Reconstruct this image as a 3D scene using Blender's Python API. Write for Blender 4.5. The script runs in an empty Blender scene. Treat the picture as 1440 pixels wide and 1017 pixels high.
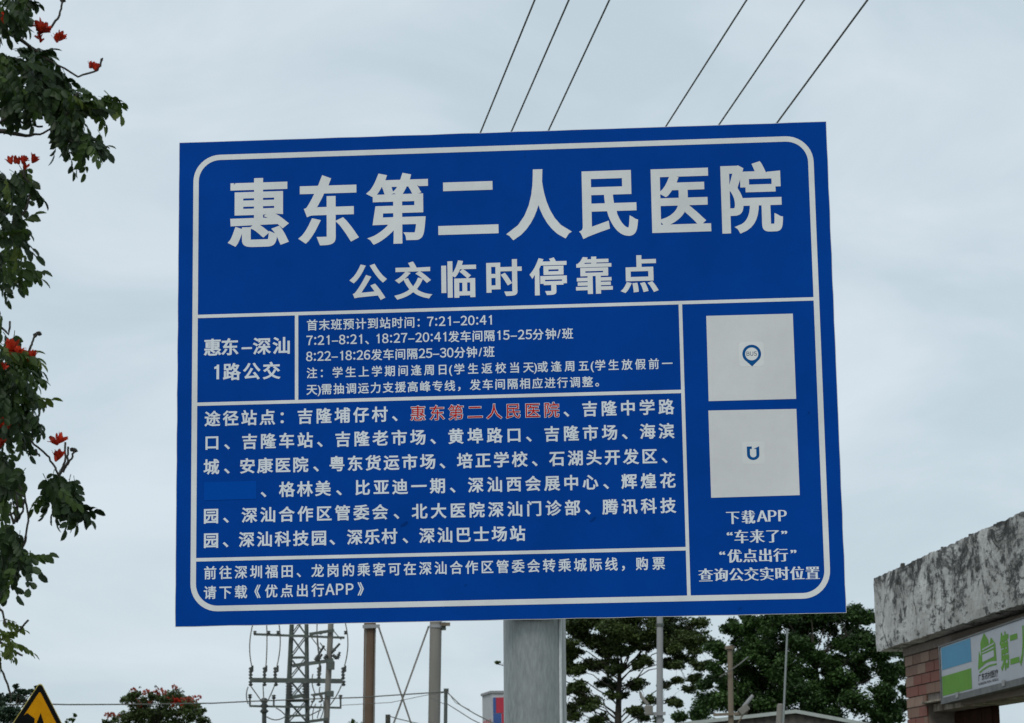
import bpy, bmesh, math, random
import numpy as np
from mathutils import Vector, Matrix
from mathutils.geometry import delaunay_2d_cdt

SC = bpy.context.scene
COL = SC.collection
rng = random.Random(7)
nrs = np.random.RandomState(11)

# ------------------------------------------------------------------ camera
CAM = Vector((0.0, 0.0, 1.6))
PITCH, ROLL, FPX = 0.18022, -0.01671, 3393.5          # focal length in pixels of the 1440 px wide photograph
fwd = Vector((0, math.cos(PITCH), math.sin(PITCH)))
up0 = Vector((0, -math.sin(PITCH), math.cos(PITCH)))
rt = math.cos(ROLL) * Vector((1, 0, 0)) + math.sin(ROLL) * up0
up = -math.sin(ROLL) * Vector((1, 0, 0)) + math.cos(ROLL) * up0
cd = bpy.data.cameras.new('camera')
cam = bpy.data.objects.new('camera', cd)
COL.objects.link(cam)
cd.sensor_width = 36.0
cd.lens = FPX / 1440 * 36.0
cd.clip_start = 0.1
cd.clip_end = 6000
m = Matrix((rt, up, -fwd)).transposed().to_4x4()
m.translation = CAM
cam.matrix_world = m
cd.dof.use_dof = True
cd.dof.focus_distance = 5.85
cd.dof.aperture_fstop = 26
SC.camera = cam

# ------------------------------------------------------------------ sky, sun, exposure
SUN_EL, SUN_AZ = math.radians(48), math.radians(204)   # azimuth measured from +Y clockwise
world = bpy.data.worlds.new('World')
SC.world = world
world.use_nodes = True
wn, wl = world.node_tree.nodes, world.node_tree.links
wn.clear()
w_out = wn.new('ShaderNodeOutputWorld')
w_bg = wn.new('ShaderNodeBackground')
w_bg.inputs['Strength'].default_value = 0.1
w_sky = wn.new('ShaderNodeTexSky')
w_sky.sky_type = 'NISHITA'
w_sky.sun_disc = False
w_sky.sun_elevation = SUN_EL
w_sky.sun_rotation = SUN_AZ
w_tc = wn.new('ShaderNodeTexCoord')
w_map = wn.new('ShaderNodeMapping')
w_map.inputs['Scale'].default_value = (1.0, 1.0, 2.2)
w_map.inputs['Location'].default_value = (0.35, 0.1, 0.2)
wl.new(w_tc.outputs['Generated'], w_map.inputs['Vector'])
w_n1 = wn.new('ShaderNodeTexNoise')
w_n1.inputs['Scale'].default_value = 7.0
w_n1.inputs['Detail'].default_value = 6
w_n1.inputs['Roughness'].default_value = 0.52
w_n1.inputs['Distortion'].default_value = 0.5
wl.new(w_map.outputs[0], w_n1.inputs['Vector'])
w_cr = wn.new('ShaderNodeValToRGB')
w_cr.color_ramp.elements[0].position = 0.36
w_cr.color_ramp.elements[0].color = (5.55, 6.65, 7.35, 1)
w_cr.color_ramp.elements[1].position = 0.66
w_cr.color_ramp.elements[1].color = (7.0, 7.85, 8.5, 1)
wl.new(w_n1.outputs['Fac'], w_cr.inputs['Fac'])
w_mix = wn.new('ShaderNodeMix')
w_mix.data_type = 'RGBA'
w_mix.inputs['Factor'].default_value = 0.93
wl.new(w_sky.outputs[0], w_mix.inputs['A'])
wl.new(w_cr.outputs[0], w_mix.inputs['B'])
wl.new(w_mix.outputs['Result'], w_bg.inputs['Color'])
wl.new(w_bg.outputs[0], w_out.inputs['Surface'])

sd = bpy.data.lights.new('sun', 'SUN')
sd.energy = 1.4
sd.angle = math.radians(25)
sd.color = (1.0, 0.97, 0.92)
sun = bpy.data.objects.new('sun', sd)
COL.objects.link(sun)
sdir = Vector((math.sin(SUN_AZ) * math.cos(SUN_EL), math.cos(SUN_AZ) * math.cos(SUN_EL), math.sin(SUN_EL)))
sun.rotation_euler = sdir.to_track_quat('Z', 'Y').to_euler()
sun.location = (0, 0, 40)
SC.view_settings.view_transform = 'Standard'
SC.view_settings.look = 'None'
SC.view_settings.exposure = 0.0
SC.view_settings.gamma = 1.0
SC.view_settings.use_curve_mapping = False
SC.cycles.max_bounces = 6
SC.cycles.use_denoising = True

# ------------------------------------------------------------------ helpers
def at(u, v, Y):
    """the point of the place seen at photograph pixel (u, v), Y metres ahead: used to lay things out"""
    d = fwd + rt * ((u - 720) / FPX) - up * ((v - 508.5) / FPX)
    return CAM + d * (Y / d.y)


def link(o, parent=None):
    COL.objects.link(o)
    if parent is not None:
        o.parent = parent
    return o


def tag(o, label=None, cat=None, group=None, kind=None):
    if label: o['label'] = label
    if cat: o['category'] = cat
    if group: o['group'] = group
    if kind: o['kind'] = kind
    return o


def empty(name, loc, label, cat, group=None, rz=0.0):
    o = bpy.data.objects.new(name, None)
    o.empty_display_size = 0.2
    o.location = loc
    o.rotation_euler = (0, 0, rz)
    link(o)
    return tag(o, label, cat, group)


class MB:
    """collects geometry for one mesh object, in the coordinates of its parent"""
    def __init__(s):
        s.v, s.f, s.sm = [], [], []

    def add(s, vs, fs, smooth=False):
        b = len(s.v)
        s.v += [tuple(p) for p in vs]
        s.f += [tuple(b + i for i in f) for f in fs]
        s.sm += [smooth] * len(fs)

    def box(s, lo, hi, M=None):
        x0, y0, z0 = lo; x1, y1, z1 = hi
        vs = [Vector(p) for p in ((x0,y0,z0),(x1,y0,z0),(x1,y1,z0),(x0,y1,z0),(x0,y0,z1),(x1,y0,z1),(x1,y1,z1),(x0,y1,z1))]
        if M: vs = [M @ p for p in vs]
        s.add(vs, [(0,3,2,1),(4,5,6,7),(0,1,5,4),(1,2,6,5),(2,3,7,6),(3,0,4,7)])
        return s

    def bevbox(s, lo, hi, b, M=None):
        bm = bmesh.new()
        bmesh.ops.create_cube(bm, size=1)
        c = (Vector(lo) + Vector(hi)) / 2; d = Vector(hi) - Vector(lo)
        for v in bm.verts: v.co = Vector((v.co.x*d.x, v.co.y*d.y, v.co.z*d.z)) + c
        bmesh.ops.bevel(bm, geom=bm.edges[:], offset=b, segments=2, affect='EDGES', profile=0.6)
        if M: bm.transform(M)
        bm.verts.index_update()
        s.add([v.co for v in bm.verts], [[v.index for v in f.verts] for f in bm.faces])
        bm.free()
        return s

    def tube(s, pts, rad, n=8, cap=True, smooth=True):
        pts = [Vector(p) for p in pts]
        rads = rad if isinstance(rad, (list, tuple)) else [rad] * len(pts)
        vs, fs = [], []
        prev = None
        for i, p in enumerate(pts):
            d = (pts[min(i+1, len(pts)-1)] - pts[max(i-1, 0)])
            d = d.normalized() if d.length > 1e-9 else Vector((0, 0, 1))
            if prev is None:
                a = Vector((0, 0, 1)) if abs(d.z) < 0.9 else Vector((1, 0, 0))
                u = d.cross(a).normalized()
            else:
                u = (prev - d * prev.dot(d)).normalized()
            w = d.cross(u); prev = u
            for k in range(n):
                t = 2 * math.pi * k / n
                vs.append(p + (u * math.cos(t) + w * math.sin(t)) * rads[i])
        for i in range(len(pts) - 1):
            for k in range(n):
                a = i*n + k; b = i*n + (k+1) % n
                fs.append((a, b, b+n, a+n))
        s.add(vs, fs, smooth)
        if cap:
            s.add(vs[:n], [tuple(range(n))[::-1]]); s.add(vs[-n:], [tuple(range(n))])
        return s

    def bar(s, a, b, w, h=None):
        """a square or flat steel bar from a to b"""
        a, b = Vector(a), Vector(b); h = h or w
        d = (b - a).normalized()
        side = d.cross(Vector((0, 0, 1)))
        side = side.normalized() if side.length > 1e-3 else Vector((1, 0, 0))
        nn = side.cross(d)
        vs = [q + side*(i*w/2) + nn*(j*h/2) for q in (a, b) for i, j in ((-1,-1),(1,-1),(1,1),(-1,1))]
        s.add(vs, [(0,1,2,3)[::-1],(4,5,6,7),(0,1,5,4),(1,2,6,5),(2,3,7,6),(3,0,4,7)])
        return s

    def build(s, name, mat, parent=None, loc=None):
        me = bpy.data.meshes.new(name)
        me.from_pydata(s.v, [], s.f)
        me.materials.append(mat)
        if any(s.sm): me.polygons.foreach_set('use_smooth', s.sm)
        me.update()
        o = bpy.data.objects.new(name, me)
        if loc is not None: o.location = loc
        return link(o, parent)


def quads_object(name, V, mat, parent=None):
    """V is (n, 4, 3): n separate quads joined in one mesh, numpy fast"""
    n = len(V)
    me = bpy.data.meshes.new(name)
    me.vertices.add(n*4); me.vertices.foreach_set('co', V.reshape(-1).astype(np.float32))
    me.loops.add(n*4); me.loops.foreach_set('vertex_index', np.arange(n*4, dtype=np.int32))
    me.polygons.add(n); me.polygons.foreach_set('loop_start', np.arange(0, n*4, 4, dtype=np.int32))
    me.update(calc_edges=True)
    me.materials.append(mat)
    o = bpy.data.objects.new(name, me)
    return link(o, parent)


# ------------------------------------------------------------------ materials
def mat_new(name):
    mt = bpy.data.materials.new(name)
    mt.use_nodes = True
    nt = mt.node_tree
    return mt, nt.nodes, nt.links, nt.nodes['Principled BSDF']


def plain(name, col, rough=0.6, var=0.12, scale=6.0, metal=0.0, bump=0.0, stretch=(1, 1, 1), spec=0.5, bdist=0.004, island=0.0, col2=None):
    mt, n, l, b = mat_new(name)
    b.inputs['Roughness'].default_value = rough
    b.inputs['Metallic'].default_value = metal
    b.inputs['Specular IOR Level'].default_value = spec
    tc = n.new('ShaderNodeTexCoord'); mp = n.new('ShaderNodeMapping')
    mp.inputs['Scale'].default_value = stretch
    l.new(tc.outputs['Object'], mp.inputs[0])
    nz = n.new('ShaderNodeTexNoise'); nz.inputs['Scale'].default_value = scale
    nz.inputs['Detail'].default_value = 6; nz.inputs['Roughness'].default_value = 0.62
    l.new(mp.outputs[0], nz.inputs['Vector'])
    cr = n.new('ShaderNodeValToRGB')
    c2 = col2 or tuple(min(1, c * (1 + var)) for c in col)
    c1 = tuple(c * (1 - var) for c in col) if col2 is None else col
    cr.color_ramp.elements[0].color = (*c1, 1); cr.color_ramp.elements[0].position = 0.32
    cr.color_ramp.elements[1].color = (*c2, 1); cr.color_ramp.elements[1].position = 0.68
    l.new(nz.outputs['Fac'], cr.inputs[0])
    last = cr.outputs[0]
    if island:
        g = n.new('ShaderNodeNewGeometry')
        hs = n.new('ShaderNodeHueSaturation')
        mr = n.new('ShaderNodeMapRange')
        mr.inputs['To Min'].default_value = 1 - island; mr.inputs['To Max'].default_value = 1 + island
        l.new(g.outputs['Random Per Island'], mr.inputs['Value'])
        l.new(mr.outputs[0], hs.inputs['Value']); l.new(last, hs.inputs['Color'])
        last = hs.outputs[0]
    l.new(last, b.inputs['Base Color'])
    if bump:
        bp = n.new('ShaderNodeBump'); bp.inputs['Strength'].default_value = bump; bp.inputs['Distance'].default_value = bdist
        l.new(nz.outputs['Fac'], bp.inputs['Height']); l.new(bp.outputs[0], b.inputs['Normal'])
    return mt


def sheeting(name, col, var=0.08, cell=260.0, rough=0.42):
    """retroreflective sheeting: fine honeycomb cells, faint grime"""
    mt, n, l, b = mat_new(name)
    b.inputs['Roughness'].default_value = rough
    b.inputs['Specular IOR Level'].default_value = 0.02
    tc = n.new('ShaderNodeTexCoord')
    vo = n.new('ShaderNodeTexVoronoi'); vo.feature = 'DISTANCE_TO_EDGE'
    vo.inputs['Scale'].default_value = cell; vo.inputs['Randomness'].default_value = 0.25
    l.new(tc.outputs['Object'], vo.inputs['Vector'])
    m1 = n.new('ShaderNodeMapRange'); m1.inputs['From Max'].default_value = 0.18
    m1.inputs['To Min'].default_value = 1 - var; m1.inputs['To Max'].default_value = 1.0
    l.new(vo.outputs['Distance'], m1.inputs['Value'])
    nz = n.new('ShaderNodeTexNoise'); nz.inputs['Scale'].default_value = 3.2; nz.inputs['Detail'].default_value = 8
    nz.inputs['Roughness'].default_value = 0.7
    l.new(tc.outputs['Object'], nz.inputs['Vector'])
    m2 = n.new('ShaderNodeMapRange'); m2.inputs['From Min'].default_value = 0.3; m2.inputs['From Max'].default_value = 0.7
    m2.inputs['To Min'].default_value = 1 - var * 1.7; m2.inputs['To Max'].default_value = 1 + var * 0.7
    l.new(nz.outputs['Fac'], m2.inputs['Value'])
    mu = n.new('ShaderNodeMath'); mu.operation = 'MULTIPLY'
    l.new(m1.outputs[0], mu.inputs[0]); l.new(m2.outputs[0], mu.inputs[1])
    hs = n.new('ShaderNodeHueSaturation'); hs.inputs['Color'].default_value = (*col, 1)
    l.new(mu.outputs[0], hs.inputs['Value']); l.new(hs.outputs[0], b.inputs['Base Color'])
    bp = n.new('ShaderNodeBump'); bp.inputs['Strength'].default_value = 0.12; bp.inputs['Distance'].default_value = 0.002
    l.new(nz.outputs['Fac'], bp.inputs['Height']); l.new(bp.outputs[0], b.inputs['Normal'])
    return mt


def foliage_mat(name, c1, c2, trans=0.25, island=0.35, scale=0.8):
    mt = plain(name, c1, rough=0.55, scale=scale, island=island, col2=c2, spec=0.3)
    n, l = mt.node_tree.nodes, mt.node_tree.links
    b = n['Principled BSDF']; out = n['Material Output']
    src = b.inputs['Base Color'].links[0].from_socket
    tr = n.new('ShaderNodeBsdfTranslucent'); mx = n.new('ShaderNodeMixShader')
    mx.inputs[0].default_value = trans
    l.new(src, tr.inputs['Color'])
    l.new(b.outputs[0], mx.inputs[1]); l.new(tr.outputs[0], mx.inputs[2]); l.new(mx.outputs[0], out.inputs['Surface'])
    return mt


def mouldy_plaster():
    mt, n, l, b = mat_new('mouldy_plaster')
    b.inputs['Roughness'].default_value = 0.92
    tc = n.new('ShaderNodeTexCoord')
    def noise(scale, stretch, detail=7, rough=0.65, dist=0.0):
        mp = n.new('ShaderNodeMapping'); mp.inputs['Scale'].default_value = stretch
        l.new(tc.outputs['Object'], mp.inputs[0])
        z = n.new('ShaderNodeTexNoise'); z.inputs['Scale'].default_value = scale; z.inputs['Detail'].default_value = detail
        z.inputs['Roughness'].default_value = rough; z.inputs['Distortion'].default_value = dist
        l.new(mp.outputs[0], z.inputs['Vector']); return z.outputs['Fac']
    def mr(src, a, c, lo=0.0, hi=1.0):
        q = n.new('ShaderNodeMapRange'); q.inputs['From Min'].default_value = a; q.inputs['From Max'].default_value = c
        q.inputs['To Min'].default_value = lo; q.inputs['To Max'].default_value = hi; l.new(src, q.inputs['Value']); return q.outputs[0]
    def mth(op, a, c):
        q = n.new('ShaderNodeMath'); q.operation = op
        for i, s in enumerate((a, c)):
            if isinstance(s, (int, float)): q.inputs[i].default_value = s
            else: l.new(s, q.inputs[i])
        q.use_clamp = True
        return q.outputs[0]
    def mixc(f, a, c):
        q = n.new('ShaderNodeMix'); q.data_type = 'RGBA'; l.new(f, q.inputs['Factor'])
        for nm, s in (('A', a), ('B', c)):
            if isinstance(s, tuple): q.inputs[nm].default_value = (*s, 1)
            else: l.new(s, q.inputs[nm])
        return q.outputs['Result']
    sep = n.new('ShaderNodeSeparateXYZ'); l.new(tc.outputs['Object'], sep.inputs[0])
    big = noise(1.3, (1, 1, 1))
    streak = noise(1.0, (2.0, 0.85, 0.95), 14, 0.78, 0.9)
    fine = noise(9, (1, 0.4, 0.7), 9, 0.8)
    spk = noise(15, (0.6, 0.34, 0.85), 7, 0.8)
    blot = noise(3.4, (1, 0.40, 0.8), 12, 0.82, 1.0)
    base = mixc(mr(big, 0.35, 0.65), (0.42, 0.42, 0.40), (0.66, 0.66, 0.64))
    base = mixc(mr(blot, 0.42, 0.60, 0.0, 0.55), base, (0.22, 0.21, 0.19))
    base = mixc(mr(spk, 0.42, 0.62, 0, 0.35), base, (0.52, 0.52, 0.50))
    ztop = mr(sep.outputs['Z'], 0.05, 0.80, -0.075, 0.085)          # mould runs down from the wet top edge
    st = mr(mth('ADD', streak, ztop), 0.50, 0.585)
    base = mixc(mth('MULTIPLY', mth('MULTIPLY', st, mr(blot, 0.42, 0.52, 0.15, 1.0)), mr(fine, 0.40, 0.53, 0.25, 0.97)), base, (0.020, 0.019, 0.016))
    base = mixc(mr(mth('ADD', blot, ztop), 0.585, 0.64, 0, 0.95), base, (0.018, 0.018, 0.015))
    sp = mr(mth('ADD', spk, mr(streak, 0.4, 0.6, -0.05, 0.08)), 0.56, 0.61)
    base = mixc(mth('MULTIPLY', sp, 0.9), base, (0.03, 0.03, 0.028))
    vor = n.new('ShaderNodeTexVoronoi'); vor.feature = 'DISTANCE_TO_EDGE'; vor.inputs['Scale'].default_value = 0.9
    mpv = n.new('ShaderNodeMapping'); l.new(tc.outputs['Object'], mpv.inputs[0])
    mixv = n.new('ShaderNodeMix'); mixv.data_type = 'VECTOR'; mixv.inputs['Factor'].default_value = 0.22
    nzv = n.new('ShaderNodeTexNoise'); nzv.inputs['Scale'].default_value = 5; nzv.inputs['Detail'].default_value = 5
    l.new(tc.outputs['Object'], nzv.inputs['Vector']); l.new(mpv.outputs[0], mixv.inputs['A']); l.new(nzv.outputs['Color'], mixv.inputs['B'])
    l.new(mixv.outputs['Result'], vor.inputs['Vector'])
    crack = mr(vor.outputs['Distance'], 0.0, 0.016, 1, 0)
    crack = mth('MULTIPLY', crack, mr(big, 0.45, 0.55))
    base = mixc(crack, base, (0.02, 0.019, 0.017))
    l.new(base, b.inputs['Base Color'])
    hh = mth('SUBTRACT', mth('ADD', mth('MULTIPLY', fine, 0.5), mth('MULTIPLY', spk, 0.5)), mth('MULTIPLY', crack, 0.6))
    bp = n.new('ShaderNodeBump'); bp.inputs['Strength'].default_value = 0.7; bp.inputs['Distance'].default_value = 0.03
    l.new(hh, bp.inputs['Height']); l.new(bp.outputs[0], b.inputs['Normal'])
    return mt


M = {}
M['blue'] = sheeting('blue_sheeting', (0.0010, 0.052, 0.305))
M['blue_patch'] = sheeting('blue_patch_sheeting', (0.0008, 0.066, 0.37), 0.04)
M['scuff'] = sheeting('scuffed_blue', (0.0008, 0.042, 0.245), 0.15)
M['white'] = sheeting('white_sheeting', (0.72, 0.735, 0.73), 0.10, 330)
M['white_small'] = sheeting('white_letter_film', (0.68, 0.73, 0.77), 0.06, 330)
M['red_film'] = sheeting('red_letter_film', (0.50, 0.012, 0.012), 0.06)
M['sticker'] = sheeting('sticker_white', (0.66, 0.67, 0.67), 0.07, 330)
M['logo_blue'] = sheeting('logo_blue', (0.006, 0.085, 0.27), 0.05)
M['logo_grey'] = sheeting('logo_grey', (0.05, 0.09, 0.14), 0.05)
M['aluminium'] = plain('aluminium', (0.55, 0.56, 0.57), 0.45, 0.08, 14, 0.7)
M['galv'] = plain('galvanised_steel', (0.205, 0.222, 0.22), 0.34, 0.2, 150, 0.4, 0.12, (1, 1, 0.22), bdist=0.001, col2=(0.30, 0.32, 0.315))
M['galv_pale'] = plain('pale_strip_steel', (0.55, 0.58, 0.58), 0.4, 0.12, 60, 0.2, 0.3, bdist=0.002)
M['bolt'] = plain('bolt_steel', (0.28, 0.28, 0.27), 0.5, 0.2, 60, 0.7)
M['conductor'] = plain('aluminium_conductor', (0.10, 0.10, 0.085), 0.7, 0.3, 20)
M['green_steel'] = plain('weathered_steel', (0.075, 0.09, 0.08), 0.75, 0.3, 3)
M['porcelain'] = plain('brown_porcelain', (0.04, 0.045, 0.04), 0.35, 0.2, 6)
M['concrete'] = plain('pole_concrete', (0.19, 0.182, 0.163), 0.9, 0.16, 2.5, bump=0.2, stretch=(1, 1, 0.15))
M['concrete_light'] = plain('pole_concrete_light', (0.265, 0.27, 0.275), 0.9, 0.14, 2.5, bump=0.2, stretch=(1, 1, 0.15))
M['rust_pole'] = plain('rusty_steel_pole', (0.085, 0.052, 0.03), 0.85, 0.3, 2.0, stretch=(1, 1, 0.25), col2=(0.15, 0.10, 0.065))
M['wood'] = plain('weathered_wood', (0.16, 0.13, 0.095), 0.9, 0.25, 5, stretch=(1, 1, 0.12))
M['dark_post'] = plain('dark_post_wood', (0.05, 0.05, 0.04), 0.9, 0.25, 5)
M['yellow'] = plain('yellow_sheeting', (0.66, 0.285, 0.002), 0.6, 0.08, 7, spec=0.1)
M['yellow_edge'] = plain('pale_yellow_edge', (0.62, 0.50, 0.12), 0.5, 0.08, 7)
M['black'] = plain('black_print', (0.004, 0.004, 0.004), 0.7, 0.2, 9, spec=0.12)
M['plaster'] = mouldy_plaster()
M['brick_a'] = plain('red_facing_brick', (0.175, 0.060, 0.042), 0.85, 0.16, 7, bump=0.3)
M['brick_b'] = plain('brown_facing_brick', (0.175, 0.098, 0.068), 0.85, 0.16, 7, bump=0.3)
M['brick_c'] = plain('pale_facing_brick', (0.235, 0.150, 0.11), 0.85, 0.16, 7, bump=0.3)
M['mortar'] = plain('mortar', (0.17, 0.14, 0.12), 0.95, 0.25, 12, bump=0.4)
M['mortar_white'] = plain('lime_stained_mortar', (0.06, 0.04, 0.026), 0.95, 0.3, 5, col2=(0.42, 0.38, 0.31), spec=0.1)
M['dark_tile'] = plain('dark_brown_tile', (0.030, 0.014, 0.009), 1.0, 0.25, 5, spec=0.05)
M['dark_wood'] = plain('dark_wood_rail', (0.09, 0.062, 0.042), 0.85, 0.35, 7, stretch=(0.2, 0.2, 2), col2=(0.16, 0.125, 0.09))
M['board_white'] = plain('board_white', (0.36, 0.375, 0.41), 0.5, 0.05, 2, spec=0.2)
M['board_blue'] = plain('board_blue', (0.045, 0.215, 0.36), 0.5, 0.05, 4, spec=0.15)
M['board_green'] = plain('board_green', (0.085, 0.235, 0.006), 0.5, 0.08, 4, spec=0.12)
M['board_pale_green'] = plain('board_pale_green', (0.26, 0.43, 0.14), 0.4, 0.08, 4)
M['board_frame'] = plain('board_frame', (0.055, 0.06, 0.06), 0.6, 0.4, 8, col2=(0.13, 0.13, 0.125))
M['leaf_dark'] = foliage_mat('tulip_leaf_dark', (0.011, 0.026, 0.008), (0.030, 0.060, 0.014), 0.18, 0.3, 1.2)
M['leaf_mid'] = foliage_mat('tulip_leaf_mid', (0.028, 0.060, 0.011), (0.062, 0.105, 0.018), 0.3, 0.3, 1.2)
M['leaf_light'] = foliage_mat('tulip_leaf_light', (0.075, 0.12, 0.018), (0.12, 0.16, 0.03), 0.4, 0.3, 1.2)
M['flower'] = foliage_mat('flower_red', (0.34, 0.016, 0.008), (0.52, 0.045, 0.014), 0.35, 0.4, 9)
M['flower_orange'] = foliage_mat('flower_orange', (0.34, 0.06, 0.035), (0.42, 0.13, 0.09), 0.3, 0.3, 5)
M['twig'] = plain('twig_bark', (0.040, 0.036, 0.028), 0.9, 0.3, 20)
M['bark'] = plain('tree_bark', (0.035, 0.030, 0.022), 0.9, 0.3, 4)
M['fol_a'] = foliage_mat('foliage_feathery', (0.026, 0.046, 0.015), (0.075, 0.108, 0.026), 0.2, 0.45, 0.45)
M['fol_b'] = foliage_mat('foliage_dense', (0.018, 0.042, 0.012), (0.050, 0.104, 0.022), 0.2, 0.5, 0.6)
M['fol_c'] = foliage_mat('foliage_bluegreen', (0.014, 0.035, 0.018), (0.03, 0.055, 0.028), 0.15, 0.4, 1.0)
M['roof_trim'] = plain('roof_trim_paint', (0.34, 0.37, 0.35), 0.6, 0.12, 3)
M['roof_sheet'] = plain('roof_sheet', (0.12, 0.12, 0.12), 0.7, 0.2, 3)
M['shed_wall'] = plain('shed_wall', (0.035, 0.034, 0.033), 0.9, 0.5, 6, col2=(0.12, 0.10, 0.085))
M['tower_wall'] = plain('tower_wall', (0.42, 0.43, 0.45), 0.8, 0.08, 1)
M['tower_pink'] = plain('tower_pink_band', (0.42, 0.13, 0.14), 0.8, 0.1, 1)
M['tower_red'] = plain('tower_red_panel', (0.40, 0.02, 0.045), 0.6, 0.1, 1)
M['tower_blue'] = plain('tower_blue_panel', (0.03, 0.08, 0.25), 0.6, 0.1, 1)
M['glass'] = plain('window_glass', (0.03, 0.04, 0.05), 0.12, 0.1, 1)
M['asphalt'] = plain('asphalt', (0.05, 0.05, 0.05), 0.9, 0.2, 40, bump=0.3)
M['kerb'] = plain('kerb_stone', (0.30, 0.30, 0.28), 0.9, 0.15, 4)
M['paving'] = plain('pavement', (0.24, 0.23, 0.21), 0.9, 0.15, 5)
M['paint'] = plain('road_paint', (0.7, 0.7, 0.68), 0.7, 0.15, 12)
M['soil'] = plain('grassy_ground', (0.06, 0.085, 0.035), 0.95, 0.35, 0.4, col2=(0.13, 0.12, 0.07))

# ------------------------------------------------------------------ glyph shapes
_font_obj = {}
_glyph_curve = {}
def glyph_outline(ch, res):
    if ch in '0123456789ABCDEFGHIJKLMNOPQRSTUVWXYZ:': ch = chr(ord(ch) + 0xFEE0)      # the sans CJK face has its own figures and capitals
    key = (ch, res)
    if ch == '１':           # a plain figure one with a flag and no foot
        return [np.array([(.345, .735), (.270, .735), (.245, .665), (.130, .620), (.130, .550), (.255, .575), (.255, 0), (.345, 0)])[::-1]]
    if key in _glyph_curve: return _glyph_curve[key]
    c = bpy.data.curves.new('glyph', 'FONT'); c.body = ch
    o = bpy.data.objects.new('glyph', c); COL.objects.link(o)
    bpy.context.view_layer.update()
    dg = bpy.context.evaluated_depsgraph_get()
    k = o.evaluated_get(dg).to_curve(dg)
    cont = []
    for sp in k.splines:
        bp = sp.bezier_points; pts = []
        for i in range(len(bp)):
            a, b = bp[i], bp[(i+1) % len(bp)]
            p0, p1, p2, p3 = (np.array(q[:2]) for q in (a.co, a.handle_right, b.handle_left, b.co))
            ch_ = p3 - p0; L = np.hypot(*ch_) + 1e-9
            dev = max(abs(ch_[0]*(p1-p0)[1] - ch_[1]*(p1-p0)[0]), abs(ch_[0]*(p2-p0)[1] - ch_[1]*(p2-p0)[0])) / L
            n = 1 if dev < 0.004 else res
            for j in range(n):
                t = j / n
                pts.append((1-t)**3*p0 + 3*t*(1-t)**2*p1 + 3*t*t*(1-t)*p2 + t**3*p3)
        out = []
        for q in pts:
            if not out or np.hypot(*(q - out[-1])) > 0.003: out.append(q)
        if len(out) > 2 and np.hypot(*(out[0] - out[-1])) <= 0.003: out.pop()
        if len(out) > 2: cont.append(np.array(out))
    o.evaluated_get(dg).to_curve_clear()
    bpy.data.objects.remove(o); bpy.data.curves.remove(c)
    _glyph_curve[key] = cont
    return cont


def area(P):
    x, y = P[:, 0], P[:, 1]
    return 0.5 * np.sum(x * np.roll(y, -1) - np.roll(x, -1) * y)


_glyph_mesh = {}
def glyph_mesh(ch, dx, dy, res):
    """triangles of one character, strokes thickened by dx / dy em, non-zero winding kept"""
    key = (ch, dx, dy, res)
    if key in _glyph_mesh: return _glyph_mesh[key]
    cont = glyph_outline(ch, res)
    if not cont: return (np.zeros((0, 2)), [], 0.0, 0.3)
    s = 1.0 if max((area(c) for c in cont), key=abs) > 0 else -1.0
    off = []
    for c in cont:
        e = np.roll(c, -1, 0) - c
        e /= (np.hypot(e[:, 0], e[:, 1])[:, None] + 1e-12)
        nrm = np.stack([e[:, 1], -e[:, 0]], 1) * s
        n0 = np.roll(nrm, 1, 0)
        mvec = nrm + n0
        ln = np.hypot(mvec[:, 0], mvec[:, 1])[:, None] + 1e-9
        mvec = mvec / ln
        cosh = np.clip((mvec * nrm).sum(1), 0.45, 1)[:, None]
        mvec = mvec / cosh
        off.append(c + mvec * np.array([dx, dy]))
    verts, edges = [], []
    for c in off:
        b = len(verts)
        verts += [Vector(p) for p in c]
        edges += [(b+i, b+(i+1) % len(c)) for i in range(len(c))]
    r = delaunay_2d_cdt(verts, edges, [], 0, 1e-6)
    V = np.array([tuple(v) for v in r[0]]); F = [f for f in r[2] if len(f) == 3]
    C3 = np.array([V[list(f)].mean(0) for f in F])
    w = np.zeros(len(F))
    for c in off:
        a, b = c, np.roll(c, -1, 0)
        for i in range(len(c)):
            ay, by = a[i, 1], b[i, 1]
            if ay == by: continue
            up_ = (ay <= C3[:, 1]) & (by > C3[:, 1]); dn = (by <= C3[:, 1]) & (ay > C3[:, 1])
            cr = (b[i, 0]-a[i, 0])*(C3[:, 1]-ay) - (C3[:, 0]-a[i, 0])*(by-ay)
            w += np.where(up_ & (cr > 0), 1, 0) - np.where(dn & (cr < 0), 1, 0)
    F = [f for f, k in zip(F, w * s) if k > 0.5]
    used = sorted({i for f in F for i in f})
    V2 = V[used]; mp = {u: i for i, u in enumerate(used)}
    F2 = []
    for f in F:
        f = [mp[i] for i in f]
        p, q, t = V2[f[0]], V2[f[1]], V2[f[2]]
        if (q[0]-p[0])*(t[1]-p[1]) - (q[1]-p[1])*(t[0]-p[0]) < 0: f = f[::-1]
        F2.append(tuple(f))
    res_ = (V2, F2, V2[:, 0].min(), V2[:, 0].max())
    _glyph_mesh[key] = res_
    return res_


def adv(ch):
    o = ord(ch)
    if o > 0x2E80: return 1.0
    return {':': 0.30, '–': 0.56, '/': 0.42, '(': 0.36, ')': 0.36, '“': 0.5, '”': 0.5, ' ': 0.35, 'A': 0.62, 'I': 0.35, '1': 0.56}.get(ch, 0.58 if ch.isdigit() else 0.63)


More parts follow.
